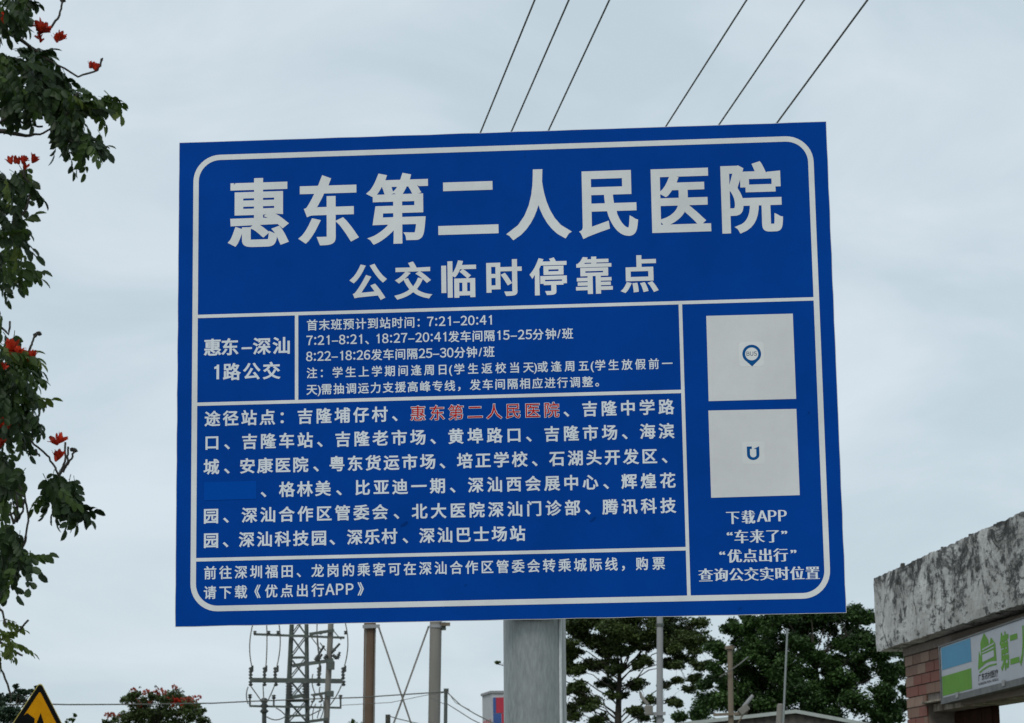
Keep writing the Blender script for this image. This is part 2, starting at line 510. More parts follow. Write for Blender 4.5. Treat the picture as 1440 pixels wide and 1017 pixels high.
def text_run(mb, text, x0, x1, zc, ew, eh, dx, dy, res, y=0.0, zslope=0.0):
    """lay one run of lettering so that its ink spans x0..x1, centred on zc; flat in the xz plane at depth y"""
    G = [glyph_mesh(c, dx, dy, res) for c in text]
    A = [adv(c) for c in text]
    left = []
    for g, c, a in zip(G, text, A):                    # ink centred in its cell for latin, native for CJK
        left.append(0.0 if a == 1.0 else (a - (g[3] - g[2])) / 2 - g[2])
    pos = [0.0]
    for a in A[:-1]: pos.append(pos[-1] + a)
    inkL = (left[0] + G[0][2]) * ew
    n = len(text)
    if n > 1:
        inkR = (pos[-1] + left[-1] + G[-1][3]) * ew
        track = ((x1 - x0) - (inkR - inkL)) / (n - 1)
        base = x0 - inkL
    else:
        track = 0; base = (x0 + x1) / 2 - (G[0][2] + G[0][3]) / 2 * ew - left[0] * ew
    for i, (g, c) in enumerate(zip(G, text)):
        bx = base + pos[i] * ew + i * track + left[i] * ew
        zc_ = 0.375 if A[i] == 1.0 else 0.35
        sh = 1.06 if (A[i] < 1 and c not in ':–/()“”') else 1.0
        zz = zc + zslope * (bx - x0)
        mb.add([(bx + p[0]*ew, y, zz + (p[1] - zc_) * eh * sh) for p in g[0]], g[1])

# ================================================================== THE GROUND (below the frame)
def sheet(name, x0, x1, y0, y1, z, mat, kind='structure'):
    mb = MB(); mb.add([(x0,y0,z),(x1,y0,z),(x1,y1,z),(x0,y1,z)], [(0,1,2,3)])
    o = mb.build(name, mat); o['kind'] = kind; return o
sheet('ground', -2500, 2500, -2500, 2500, 0.0, M['soil'])
sheet('road', -7.5, -1.4, -400, 600, 0.004, M['asphalt'])
pv = MB().box((-1.25, -400, 0.0), (2.9, 600, 0.125)).build('pavement', M['paving']); pv['kind'] = 'structure'
kb = MB().box((-1.4, -400, 0.0), (-1.25, 600, 0.14)).build('kerb', M['kerb']); kb['kind'] = 'structure'
mk = MB()
for i in range(-20, 60): mk.add([(-4.5, i*8, .008), (-4.35, i*8, .008), (-4.35, i*8+4, .008), (-4.5, i*8+4, .008)], [(0,1,2,3)])
o = mk.build('road_marking', M['paint']); o['kind'] = 'structure'

# ================================================================== THE BUS STOP SIGN
SIGN = Vector((-0.01945, 5.75795, 2.62405)); SYAW = -0.05913
root = empty('bus_stop_sign', (SIGN.x, SIGN.y, 0.125), 'large blue bus stop sign with white Chinese lettering on a galvanised steel pole', 'road sign', rz=SYAW)
ZC = SIGN.z - 0.125
pcx = (at(749.5, 950, SIGN.y + 0.1) - SIGN).x
lean = 0.0105
pole_bot = Vector((pcx - 0.018, 0.1, 0)); pole_top = Vector((pcx + lean, 0.1, ZC + 0.5))
pole = MB()
N = 64
pole.tube([pole_bot.lerp(pole_top, k/8) for k in range(9)], 0.0755, N)
pole.build('pole', M['galv'], root)
for k in range(26):   # small scuffs in the zinc, seen below the sign
    a_ = math.radians(rng.uniform(-150, -45)); z_ = rng.uniform(.9, 1.85); w_ = rng.uniform(.0012, .004)
    c_ = pole_bot.lerp(pole_top, z_ / pole_top.z) + Vector((math.cos(a_), math.sin(a_), 0)) * .0757; s_ = Vector((-math.sin(a_), math.cos(a_), 0)) * w_
    q_ = MB(); q_.add([c_ - s_, c_ - Vector((0, 0, w_*.4)), c_ + s_, c_ + Vector((0, 0, w_*.5))], [(0,1,2,3)]); q_.build('scuff', M['bolt'], root)
wb = MB(); ang = math.radians(-34); wd = Vector((math.cos(ang), math.sin(ang), 0)) * 0.0765  # thin raised strip along the pole, paler than the steel beside it
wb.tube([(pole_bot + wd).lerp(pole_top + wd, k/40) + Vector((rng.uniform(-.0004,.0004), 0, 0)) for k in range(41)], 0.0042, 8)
wb.build('pale_strip', M['galv_pale'], root)
MB().tube([(pole_top.x, 0.1, ZC + 0.5), (pole_top.x, 0.1, ZC + 0.512)], [0.079, 0.079], 32).build('pole_cap', M['galv'], root)
fl = MB().bevbox((pole_bot.x - .16, -.06, 0.0), (pole_bot.x + .16, .26, .016), .003); fl.build('base_flange', M['galv'], root)
for sx in (-1, 1):
    for sy in (-1, 1):
        MB().tube([(pole_bot.x + sx*.12, .1 + sy*.12, .016), (pole_bot.x + sx*.12, .1 + sy*.12, .05)], .012, 6, smooth=False).build('anchor_bolt', M['bolt'], root)

def wob(i): return 0.0003 * math.sin(i * 1.7) + 0.00035 * math.sin(i * 4.3 + 1)
panel = MB(); PY = -0.004
W, H = 0.8, 0.6
def outline(w, h, n=36, wo=1.0):
    P = []
    for i in range(n): P.append((-w + 2*w*i/n, h + wo*wob(i)))
    for i in range(n): P.append((w + wo*wob(i + 50), h - 2*h*i/n))
    for i in range(n): P.append((w - 2*w*i/n, -h + wo*wob(i + 90)))
    for i in range(n): P.append((-w + wo*wob(i + 130), -h + 2*h*i/n))
    return P
P = outline(W, H); n = len(P)
panel.add([(x, PY, ZC + z) for x, z in P] + [(x, PY + .003, ZC + z) for x, z in P],
          [tuple(range(n)), tuple(range(2*n-1, n-1, -1))] + [(i, i+n, (i+1) % n + n, (i+1) % n) for i in range(n)])
panel.build('panel', M['aluminium'], root)
film = MB(); P = outline(W - .0013, H - .0012, wo=.75)
film.add([(x, PY - .0004, ZC + z) for x, z in P], [tuple(range(n))[::-1]])
film.build('blue_face', M['blue'], root)
for z in (-.36, 0.0, .36):
    rb = MB()
    rb.box((-.78, .0, ZC + z - .02), (.78, .003, ZC + z + .02)); rb.box((-.78, .003, ZC + z - .012), (.78, .022, ZC + z + .012))
    rb.build('stiffening_rail', M['aluminium'], root)
    cl = MB()
    cl.tube([(pcx + .08*math.cos(a), .1 + .08*math.sin(a), ZC + z) for a in [math.radians(t) for t in range(0, 361, 12)]], .006, 6, cap=False)
    cl.build('clamp', M['galv'], root)

FY = PY - .0008
def ribbon(mb, outer, inner, y):
    n = len(outer)
    mb.add([(x, y, ZC + z) for x, z in outer] + [(x, y, ZC + z) for x, z in inner], [(i, i+n, (i+1) % n + n, (i+1) % n) for i in range(n)])
def rrect(x0, x1, z0, z1, r, k=10):
    P = []
    for cx, cz, a0 in ((x1-r, z1-r, 90), (x1-r, z0+r, 0), (x0+r, z0+r, -90), (x0+r, z1-r, -180)):
        for j in range(k+1):
            a = math.radians(a0 - 90*j/k); P.append((cx + r*math.cos(a), cz + r*math.sin(a)))
    return P
fr = MB()
t = .0067
ribbon(fr, rrect(-.7565 - t, .7585 + t, -.558 - t, .5585 + t, .060 + t), rrect(-.7565 + t, .7585 - t, -.558 + t, .5585 - t, .060 - t), FY)
fr.build('border_line', M['white'], root)
def line(x0, x1, z0, z1, name='divider_line'):
    mb = MB(); mb.add([(x0, FY, ZC+z0), (x1, FY, ZC+z0), (x1, FY, ZC+z1), (x0, FY, ZC+z1)], [(0,1,2,3)]); mb.build(name, M['white'], root)
h = .0042
xl, xr = -.7565 + t, .7585 - t
line(xl, xr, .1575 - h, .1575 + h)
line(xl, .4305 - h, -.0605 - h, -.0605 + h)
line(xl, .4305 - h, -.4400 - h, -.4400 + h)
line(-.506 - h, -.506 + h, -.0605 + h, .1575 - h)
line(.4305 - h, .4305 + h, -.558 + t, .1575 - h)

STY = {  # thickening of the strokes across and up, curve steps, material
    'title': (.034, .019, 7, 'white'), 'sub': (.030, .019, 4, 'white'), 'bold': (.028, .022, 3, 'white_small'), 'mid': (.026, .020, 3, 'white_small'),
    'midsmall': (.021, .016, 3, 'white_small'), 'small': (.018, .013, 3, 'white_small'), 'serif': (.040, -.006, 3, 'white_small'), 'red': (.036, .032, 3, 'white_small')}
TEXT = [
    ('惠东第二人民医院', -0.6767, 0.6859, 0.413, 0.1547, 0.1849, 'title'),
    ('公交临时停靠点', -0.3757, 0.3793, 0.2314, 0.0922, 0.0968, 'sub'),
    ('惠东', -0.7347, -0.6487, 0.0794, 0.0448, 0.0443, 'bold'),
    ('–', -0.6399, -0.6171, 0.0793, 0.0447, 0.0442, 'bold'),
    ('深汕', -0.6136, -0.5226, 0.0792, 0.0447, 0.0442, 'bold'),
    ('1', -0.7106, -0.694, 0.0171, 0.0438, 0.0441, 'bold'),
    ('路公交', -0.6869, -0.5452, 0.0176, 0.0437, 0.0441, 'bold'),
    ('首末班预计到站时间', -0.4805, -0.2169, 0.1278, 0.0279, 0.0292, 'small'),
    ('：', -0.2099, -0.2029, 0.1279, 0.0279, 0.0292, 'small'),
    ('7:21–20:41', -0.1855, -0.0277, 0.1279, 0.0278, 0.0291, 'small'),
    ('7:21–8:21', -0.4818, -0.3452, 0.0894, 0.0279, 0.0292, 'small'),
    ('、', -0.3374, -0.3287, 0.0893, 0.0279, 0.0291, 'small'),
    ('18:27–20:41', -0.3095, -0.1395, 0.0893, 0.0278, 0.0291, 'small'),
    ('发车间隔', -0.1348, -0.0214, 0.0892, 0.0277, 0.0291, 'small'),
    ('15–25', -0.0145, 0.0695, 0.0892, 0.0277, 0.029, 'small'),
    ('分钟', 0.0707, 0.1278, 0.0891, 0.0276, 0.029, 'small'),
    ('/', 0.1304, 0.1393, 0.0891, 0.0276, 0.029, 'small'),
    ('班', 0.1426, 0.169, 0.0891, 0.0276, 0.029, 'small'),
    ('8:22–18:26', -0.4827, -0.3254, 0.0497, 0.0279, 0.0291, 'small'),
    ('发车间隔', -0.3237, -0.2098, 0.0497, 0.0278, 0.029, 'small'),
    ('25–30', -0.2072, -0.1221, 0.0497, 0.0278, 0.029, 'small'),
    ('分钟', -0.1204, -0.0649, 0.0497, 0.0277, 0.029, 'small'),
    ('/', -0.0623, -0.0511, 0.0497, 0.0277, 0.029, 'small'),
    ('班', -0.0493, -0.0225, 0.0497, 0.0277, 0.029, 'small'),
    ('注', -0.4807, -0.4562, 0.009, 0.027, 0.0282, 'small'),
    ('：', -0.4475, -0.4406, 0.009, 0.027, 0.0281, 'small'),
    ('学生上学期间逢周日', -0.4179, -0.1399, 0.0089, 0.0269, 0.0281, 'small'),
    ('(', -0.133, -0.1261, 0.0089, 0.0268, 0.0281, 'small'),
    ('学生返校当天', -0.1209, 0.0727, 0.0088, 0.0268, 0.028, 'small'),
    (')', 0.0736, 0.0788, 0.0088, 0.0267, 0.028, 'small'),
    ('或逢周五', 0.0814, 0.2054, 0.0087, 0.0267, 0.028, 'small'),
    ('(', 0.2106, 0.2174, 0.0087, 0.0266, 0.028, 'small'),
    ('学生放假前一', 0.2209, 0.4075, 0.0087, 0.0266, 0.0279, 'small'),
    ('天', -0.4807, -0.4563, -0.0319, 0.0273, 0.0281, 'small'),
    (')', -0.4537, -0.4476, -0.0319, 0.0273, 0.0281, 'small'),
    ('需抽调运力支援高峰专线', -0.445, -0.1189, -0.0316, 0.0272, 0.028, 'small'),
    ('，', -0.1127, -0.1058, -0.0313, 0.0271, 0.028, 'small'),
    ('发车间隔相应进行调整', -0.0838, 0.2148, -0.031, 0.027, 0.0279, 'small'),
    ('。', 0.22, 0.2294, -0.0307, 0.027, 0.0279, 'small'),
    ('途径站点', -0.7317, -0.5582, -0.0971, 0.0393, 0.0394, 'mid'),
    ('：', -0.5451, -0.5373, -0.0971, 0.0392, 0.0394, 'mid'),
    ('吉隆埔仔村', -0.5034, -0.2838, -0.0971, 0.039, 0.0393, 'mid'),
    ('、', -0.2726, -0.2604, -0.0972, 0.0389, 0.0393, 'mid'),
    ('、', 0.143, 0.155, -0.0972, 0.0386, 0.0391, 'mid'),
    ('吉隆中学路', 0.1876, 0.4091, -0.0972, 0.0385, 0.039, 'mid'),
    ('惠东第二人民医院', -0.2293, 0.1327, -0.0972, 0.0388, 0.0392, 'red'),
    ('口', -0.7287, -0.6974, -0.1556, 0.0392, 0.0393, 'mid'),
    ('、', -0.6825, -0.6695, -0.1556, 0.0392, 0.0393, 'mid'),
    ('吉隆车站', -0.639, -0.4661, -0.1556, 0.0391, 0.0392, 'mid'),
    ('、', -0.4557, -0.4427, -0.1556, 0.039, 0.0392, 'mid'),
    ('吉隆老市场', -0.4114, -0.1923, -0.1556, 0.0389, 0.0391, 'mid'),
    ('、', -0.1806, -0.1677, -0.1556, 0.0388, 0.0391, 'mid'),
    ('黄埠路口', -0.1377, 0.0371, -0.1557, 0.0387, 0.039, 'mid'),
    ('、', 0.0509, 0.0638, -0.1557, 0.0386, 0.039, 'mid'),
    ('吉隆市场', 0.095, 0.2702, -0.1557, 0.0385, 0.0389, 'mid'),
    ('、', 0.2822, 0.2941, -0.1557, 0.0384, 0.0389, 'mid'),
    ('海滨', 0.324, 0.4075, -0.1557, 0.0384, 0.0389, 'mid'),
    ('城', -0.7318, -0.6961, -0.2151, 0.0392, 0.0391, 'mid'),
    ('、', -0.6822, -0.6701, -0.2151, 0.0391, 0.0391, 'mid'),
    ('安康医院', -0.644, -0.4774, -0.2152, 0.039, 0.0391, 'mid'),
    ('、', -0.4653, -0.4523, -0.2153, 0.039, 0.039, 'mid'),
    ('粤东货运市场', -0.426, -0.1692, -0.2154, 0.0388, 0.039, 'mid'),
    ('、', -0.1585, -0.1459, -0.2155, 0.0387, 0.0389, 'mid'),
    ('培正学校', -0.1172, 0.0541, -0.2156, 0.0386, 0.0389, 'mid'),
    ('、', 0.0644, 0.0764, -0.2156, 0.0385, 0.0388, 'mid'),
    ('石湖头开发区', 0.1047, 0.3642, -0.2158, 0.0384, 0.0388, 'mid'),
    ('、', 0.3761, 0.388, -0.2159, 0.0383, 0.0387, 'mid'),
    ('、', -0.5935, -0.5796, -0.2745, 0.039, 0.0389, 'mid'),
    ('格林美', -0.5493, -0.4222, -0.2746, 0.0389, 0.0389, 'mid'),
    ('、', -0.4101, -0.3963, -0.2746, 0.0388, 0.0389, 'mid'),
    ('比亚迪一期', -0.3635, -0.1466, -0.2748, 0.0387, 0.0388, 'mid'),
    ('、', -0.1346, -0.1217, -0.2749, 0.0386, 0.0388, 'mid'),
    ('深汕西会展中心', -0.0917, 0.2221, -0.2751, 0.0385, 0.0387, 'mid'),
    ('、', 0.2341, 0.2469, -0.2752, 0.0383, 0.0386, 'mid'),
    ('辉煌花', 0.277, 0.4068, -0.2753, 0.0382, 0.0386, 'mid'),
    ('园', -0.7319, -0.6963, -0.3347, 0.039, 0.0389, 'mid'),
    ('、', -0.6842, -0.6712, -0.3347, 0.039, 0.0388, 'mid'),
    ('深汕合作区管委会', -0.64, -0.2846, -0.3349, 0.0388, 0.0388, 'mid'),
    ('、', -0.2709, -0.258, -0.3351, 0.0387, 0.0387, 'mid'),
    ('北大医院深汕门诊部', -0.2279, 0.1774, -0.3354, 0.0385, 0.0386, 'mid'),
    ('、', 0.1893, 0.2012, -0.3356, 0.0383, 0.0385, 'mid'),
    ('腾讯科技', 0.2298, 0.4067, -0.3357, 0.0382, 0.0384, 'mid'),
    ('园', -0.7315, -0.696, -0.3938, 0.0389, 0.0387, 'mid'),
    ('、', -0.6848, -0.6718, -0.3938, 0.0389, 0.0387, 'mid'),
    ('深汕科技园', -0.6467, -0.4346, -0.3939, 0.0388, 0.0386, 'mid'),
    ('、', -0.426, -0.4139, -0.394, 0.0387, 0.0386, 'mid'),
    ('深乐村', -0.3847, -0.2628, -0.394, 0.0386, 0.0386, 'mid'),
    ('、', -0.2499, -0.237, -0.3941, 0.0386, 0.0385, 'mid'),
    ('深汕巴士场站', -0.2105, 0.045, -0.3942, 0.0384, 0.0385, 'mid'),
    ('前往深圳福田', -0.7301, -0.5155, -0.4722, 0.0315, 0.0334, 'midsmall'),
    ('、', -0.5069, -0.4949, -0.4724, 0.0315, 0.0333, 'midsmall'),
    ('龙岗的乘客可在深汕合作区管委会转乘城际线', -0.4708, 0.2637, -0.4728, 0.0312, 0.0332, 'midsmall'),
    ('，', 0.2727, 0.2811, -0.4732, 0.031, 0.0331, 'midsmall'),
    ('购票', 0.3065, 0.3758, -0.4732, 0.0309, 0.033, 'midsmall'),
    ('请下载', -0.7306, -0.6255, -0.5194, 0.0315, 0.0333, 'midsmall'),
    ('《', -0.6092, -0.592, -0.5192, 0.0315, 0.0332, 'midsmall'),
    ('优点出行', -0.5825, -0.44, -0.5191, 0.0314, 0.0332, 'midsmall'),
    ('APP', -0.4374, -0.3689, -0.5188, 0.0314, 0.0332, 'midsmall'),
    ('》', -0.3604, -0.3432, -0.5187, 0.0313, 0.0332, 'midsmall'),
    ('下载', 0.5242, 0.5935, -0.368, 0.0329, 0.0349, 'serif'),
    ('APP', 0.5969, 0.6684, -0.367, 0.0328, 0.0349, 'serif'),
    ('“', 0.5253, 0.5379, -0.4142, 0.0346, 0.0348, 'serif'),
    ('车来了', 0.5425, 0.6491, -0.4143, 0.0345, 0.0348, 'serif'),
    ('”', 0.6542, 0.6668, -0.4144, 0.0345, 0.0347, 'serif'),
    ('“', 0.5061, 0.5187, -0.4599, 0.0345, 0.0347, 'serif'),
    ('优点出行', 0.5241, 0.6676, -0.46, 0.0345, 0.0347, 'serif'),
    ('”', 0.6743, 0.6869, -0.4602, 0.0344, 0.0346, 'serif'),
    ('查询公交实时位置', 0.4535, 0.7406, -0.5042, 0.0344, 0.0346, 'serif'),
]
lines = {}
for T in TEXT:
    lines.setdefault((T[6], round(T[3] / .012)), []).append(T)
for T in TEXT:
    text, x0, x1, z, ew, eh, st = T
    dx, dy, res, mt = STY[st]
    mb = MB()
    text_run(mb, text, x0, x1, ZC + z, ew, eh, dx, dy, res, FY - .0001)
    o = mb.build('lettering', M[mt], root)
    if st == 'red':
        o.name = 'letter_outline'
        mb = MB(); text_run(mb, text, x0 + .0012, x1 - .0012, ZC + z, ew, eh, .006, .004, 3, FY - .0005)
        tag(mb.build('lettering', M['red_film'], root), 'red lettering outlined in white')

def poly(name, pts, mat, parent, y, f=None, label=None):
    """flat printed shape in the xz plane, triangulated; pts is a list of loops (holes allowed)"""
    loops = pts if isinstance(pts[0][0], (tuple, list)) else [pts]
    vs, es = [], []
    for c in loops:
        b = len(vs); vs += [Vector(p) for p in c]; es += [(b+i, b+(i+1) % len(c)) for i in range(len(c))]
    r = delaunay_2d_cdt(vs, es, [], 0, 1e-7)
    V = r[0]; F = []
    for t_ in r[2]:
        c = sum((V[i] for i in t_), Vector((0, 0))) / 3; k = 0
        for lp in loops:
            for i in range(len(lp)):
                a, b = lp[i], lp[(i+1) % len(lp)]
                if (a[1] > c.y) != (b[1] > c.y) and c.x < (b[0]-a[0])*(c.y-a[1])/(b[1]-a[1]) + a[0]: k += 1
        if k % 2: F.append(tuple(t_))
    mb = MB()
    tr = f or (lambda x, z: (x, y, z))
    mb.add([tr(v.x, v.y) for v in V], F)
    o = mb.build(name, mat, parent)
    if label: o['label'] = label
    return o
def zp(P): return [(x, ZC + z) for x, z in P]
# the sticker that hides one stop name
poly('cover_sticker', zp([(-.7318, -.2527), (-.6040, -.2520), (-.6035, -.2958), (-.7310, -.2966)]), M['blue_patch'], root, FY - .0003, label='brighter blue rectangle covering a word')
# scuffs and dirt left on the face
dr = random.Random(4)
for (x, z, s_) in ((-.245, -.365, .013), (.207, -.365, .010), (.06, .535, .004), (-.66, .49, .004), (.73, -.12, .005), (-.40, .22, .004), (.55, -.585, .006), (.12, .33, .003), (-.10, -.515, .004)):
    k_ = 9; P_ = [(x + s_*dr.uniform(.35, 1)*math.cos(2*math.pi*j/k_), z + s_*.45*dr.uniform(.35, 1)*math.sin(2*math.pi*j/k_) + s_*.5*math.cos(2*math.pi*j/k_)) for j in range(k_)]
    poly('scuff', zp(P_), M['scuff'], root, FY - .0002)
# two white code stickers, their codes left out, logos in the middle
poly('sticker', zp([(.4922, .1230), (.7005, .1226), (.7008, -.0860), (.4916, -.0860)]), M['sticker'], root, FY)
poly('sticker', zp([(.4902, -.1088), (.7004, -.1104), (.7007, -.3184), (.4903, -.3196)]), M['sticker'], root, FY)
cx, cz = .5985, .0265
def pin(r, k=28):
    P = []
    for j in range(k+1):
        a = math.radians(-38 + (256) * j / k); P.append((cx + r*math.cos(a), cz + r*math.sin(a)))
    P.append((cx, cz - r*1.36)); return P
ring = [(cx + .0158*math.cos(a), cz + .0158*math.sin(a)) for a in [2*math.pi*j/28 for j in range(28)]]
def rounded(x, z, h_, r_): return [(a_ + x, b_ + z) for a_, b_ in rrect(-h_, h_, -h_, h_, r_, 6)]
poly('logo_tile', zp(rounded(cx - .0005, cz - .0005, .030, .008)), M['white'], root, FY - .00015)
poly('logo_tile', zp(rounded(.5945, -.2140, .027, .006)), M['white'], root, FY - .00015)
poly('pin_logo', [zp(pin(.0225)), zp(ring)], M['logo_blue'], root, FY - .0003)
mb = MB(); text_run(mb, 'BUS', cx - .0125, cx + .0125, ZC + cz + .0005, .0125, .013, .005, .004, 3, FY - .0003)
mb.build('lettering', M['logo_grey'], root)
ux, uz = .5945, -.2140
Uo = [(-.0155, .0155), (-.0035, .0155), (-.0035, .0095), (-.0082, .0095), (-.0082, -.0045)] + [(.0072*math.cos(a)-.0005, -.0045 + .0065*math.sin(a)) for a in [math.radians(180 + 18*j) for j in range(1, 10)]] + [(.0067, -.0045), (.0067, .0092), (.0005, .0092), (.0140, .0158), (.0140, -.0045)] + [(.0148*math.cos(a)-.0008, -.0045 + .0130*math.sin(a)) for a in [math.radians(-18*j) for j in range(1, 10)]] + [(-.0155, -.0045)]
poly('letter_logo', zp([(ux + a, uz + b) for a, b in Uo]), M['logo_blue'], root, FY - .0003)

# ================================================================== OVERHEAD CONDUCTORS
YT, YH = 70.0, 64.0
def wire(name, pts, r, mat, label, cat, group=None, sag=0.0, n=24):
    a, b = Vector(pts[0]), Vector(pts[-1])
    mid = a
    o = bpy.data.objects.new(name, None)
    mb = MB()
    P = []
    for k in range(n+1):
        t_ = k/n; p = a.lerp(b, t_); p.z -= 4*sag*t_*(1-t_); P.append(p - a)
    mb.tube(P, r, 6)
    ob = mb.build(name, mat); ob.location = a
    return tag(ob, label, cat, group)
WN = ['leftmost', 'second', 'third', 'fourth', 'fifth', 'rightmost']
for i, (u0, u1, v1, Yf, ue, ve) in enumerate([(752, 676, 185, YT, 409, 838), (800, 720, 183, YT, 434, 838), (857, 772, 182, YT, 466, 838),
                                     (1050, 937, 177, YH, 548, 786), (1131, 1011, 175, YH, 594, 786), (1220, 1090, 172, YH, 641, 786)]):
    near = at(u0, 0, 22.0); far = at(ue, ve, Yf)
    # straight in plan through the two seen points, carried on over the camera
    d = (near - far).normalized(); start = near + d * 30
    wire('power_line', (far, start), 0.0096 if i != 5 else .0106, M['conductor'],
         f'{WN[i]} of the six dark wires rising from behind the blue sign to the top edge', 'power line', 'overhead power lines', sag=0.0)

# ================================================================== HELPERS FOR LINE HARDWARE
def insulator(mb, p, L, r, n=5, ax=Vector((0, 0, 1))):
    p = Vector(p); ax = ax.normalized()
    pts, rad = [], []
    for k in range(n*2+1):
        pts.append(p + ax * (L*k/(n*2))); rad.append(r if k % 2 else r*.45)
    mb.tube(pts, rad, 8)

def curve_pts(a, b, bulge, n=10):
    a, b = Vector(a), Vector(b); bulge = Vector(bulge)
    return [a.lerp(b, k/n) + bulge * (4*(k/n)*(1-k/n)) for k in range(n+1)]

# ================================================================== LATTICE TOWER
tb = at(418, 1017, YT)
tx = tb.x
tower = empty('lattice_tower', (tx, YT, 0), 'narrow grey green lattice tower with crossarms and insulators below the sign', 'electricity tower')
def T(u, v, dy=0.0): return at(u, v, YT + dy) - Vector((tx, YT, 0))
zt = (at(420, 800, YT)).z
zb = 0.0
def half(z): return 0.29 - (z - 4.0) * 0.028 if z > 4 else 0.29 + (4.0 - z) * 0.06
for sx in (-1, 1):
    for sy in (-1, 1):
        mb = MB(); zs = [0, 2, 4, 5, 6, 7, zt]
        for a, b in zip(zs[:-1], zs[1:]): mb.bar((sx*half(a) + .02*(a-4), sy*half(a), a), (sx*half(b) + .02*(b-4), sy*half(b), b), .066)
        mb.build('leg', M['green_steel'], tower)
zs = [z for z in np.arange(0.2, zt, .62)]
for a, b in zip(zs[:-1], zs[1:]):
    mb = MB()
    for (s1, s2) in (((-1,-1),(1,-1)), ((1,-1),(1,1)), ((1,1),(-1,1)), ((-1,1),(-1,-1))):
        A = Vector((s1[0]*half(a) + .02*(a-4), s1[1]*half(a), a)); B = Vector((s2[0]*half(b) + .02*(b-4), s2[1]*half(b), b))
        C_ = Vector((s2[0]*half(a) + .02*(a-4), s2[1]*half(a), a)); D = Vector((s1[0]*half(b) + .02*(b-4), s1[1]*half(b), b))
        mb.bar(A, B, .03); mb.bar(C_, D, .03)
        mb.bar(D, B, .04)
    mb.build('lattice_brace', M['green_steel'], tower)
arms = [((357, 892), (484.5, 897), .065), ((352, 956.5), (482, 958), .13), ((351, 993), (480, 995.5), .06), ((400, 838), (476, 838), .12)]
for a, b, w in arms:
    mb = MB(); mb.bar(T(*a, -.4), T(*b, -.4), w, w)
    if w > .15: mb.bar(T(a[0], a[1]+3, -.1), T(b[0], b[1]+3, -.1), .06)
    mb.build('crossarm', M['green_steel'], tower)
for u, du in ((353.5, 0), (373, 0), (389, -2), (449, 1), (484, -1)):
    mb = MB(); insulator(mb, T(u + du*.5 - 1, 956, -.4), .36, .065, 4); mb.tube([T(u - 1, 945, -.4), T(u + 1.5, 944, -.4), T(u + 1.5, 936, -.4)], .035, 6)
    mb.build('insulator', M['porcelain'], tower)
    mb = MB(); insulator(mb, T(u - 1, 965, -.4), .16, .07, 2); mb.build('insulator', M['porcelain'], tower)
    mb = MB(); insulator(mb, T(u + (5 if u < 380 else 2), 892.5, -.4), .11, .06, 2); mb.build('insulator', M['porcelain'], tower)
for a, b, bl in (((361, 862), (354, 937), (-.12, 0, 0)), ((374, 862), (374, 937), (.03, 0, 0)), ((389, 862), (389.5, 937), (.1, 0, 0)),
                 ((447, 862), (451, 937), (-.06, 0, 0)), ((481, 862), (484.5, 937), (.13, 0, 0)),
                 ((352, 964), (369, 988), (0, 0, 0)), ((370, 964), (371, 988), (0, 0, 0)), ((387, 962), (374, 990), (0, 0, -.03)),
                 ((450, 966), (454, 986), (-.05, 0, 0)), ((480, 964), (464, 992), (.03, 0, 0)), ((349, 966), (349, 990), (-.05, 0, 0)),
                 ((375, 1008), (401, 1008), (0, 0, -.09)), ((388, 996), (401, 1006), (0, 0, .03)), ((446, 892), (449, 950), (.02, 0, 0)),
                 ((450, 904), (458, 915), (0, 0, 0)), ((440, 948), (443, 975), (-.05, 0, 0)), ((432, 1008), (452, 998), (0, 0, 0)), ((441, 985), (432, 1005), (0, 0, 0))):
    mb = MB(); mb.tube(curve_pts(T(*a, -.45), T(*b, -.45), bl), .017, 5); mb.build('jumper_wire', M['conductor'], tower)
for u, v, L in ((351.5, 993, .22), (385, 993, .2), (479, 995, .24)):
    mb = MB(); mb.bar(T(u, v, -.4), T(u, v, -.4) + Vector((0, 0, L)), .05); insulator(mb, T(u, v, -.4) + Vector((0, 0, L)), .12, .07, 2); mb.build('insulator', M['porcelain'], tower)
mb = MB(); insulator(mb, T(371.5, 1004, -.4), .45, .13, 3); mb.tube([T(371.5, 1040, -.4), T(371.5, 988, -.4)], .065, 8); mb.build('cable_termination', M['porcelain'], tower)
for u in (407, 430):
    mb = MB(); insulator(mb, T(u, 987, -.5), .56, .12, 7); mb.build('insulator', M['porcelain'], tower)
mb = MB(); mb.bar(T(404, 982, -.5), T(432, 977, -.5), .12, .1); mb.build('crossarm', M['green_steel'], tower)
MB().bar(T(405, 1007, -.5), T(432, 1006, -.5), .06).build('crossarm', M['green_steel'], tower)

# concrete pole beside the tower, with its own arms and fuse cutouts
YP = 66.0
pb = at(459, 1017, YP)
def pole_thing(name, YY, top, bot, d0, d1, mat, label, cat, group=None, to_ground=True):
    a = at(*top, YY); b = at(*bot, YY)
    k = b.z / (a.z - b.z); base = b + (b - a) * k
    e = empty(name, (base.x, YY, 0), label, cat, group)
    mb = MB(); mb.tube([Vector((0, 0, 0)).lerp(a - base, j/6) for j in range(7)], [d1/2 + (d0 - d1)/2*j/6 for j in range(7)], 16)
    mb.build('post', mat, e)
    return e, base
up1, b1 = pole_thing('utility_pole', YP, (467, 838), (459, 1017), .155, .175, M['concrete'], 'slim grey concrete utility pole beside the lattice tower, with tilted fuse arms', 'utility pole', 'utility poles')
def Q(u, v, dy=-.15): return at(u, v, YP + dy) - b1
for a, b, w in (((411, 936.5), (469, 928.5), .06), ((435, 892), (470, 886.5), .05), ((441, 977.5), (468, 973), .045), ((434, 1015), (462, 1011), .05)):
    mb = MB(); mb.bar(Q(*a), Q(*b), w, w*1.6); mb.build('crossarm', M['green_steel'], up1)
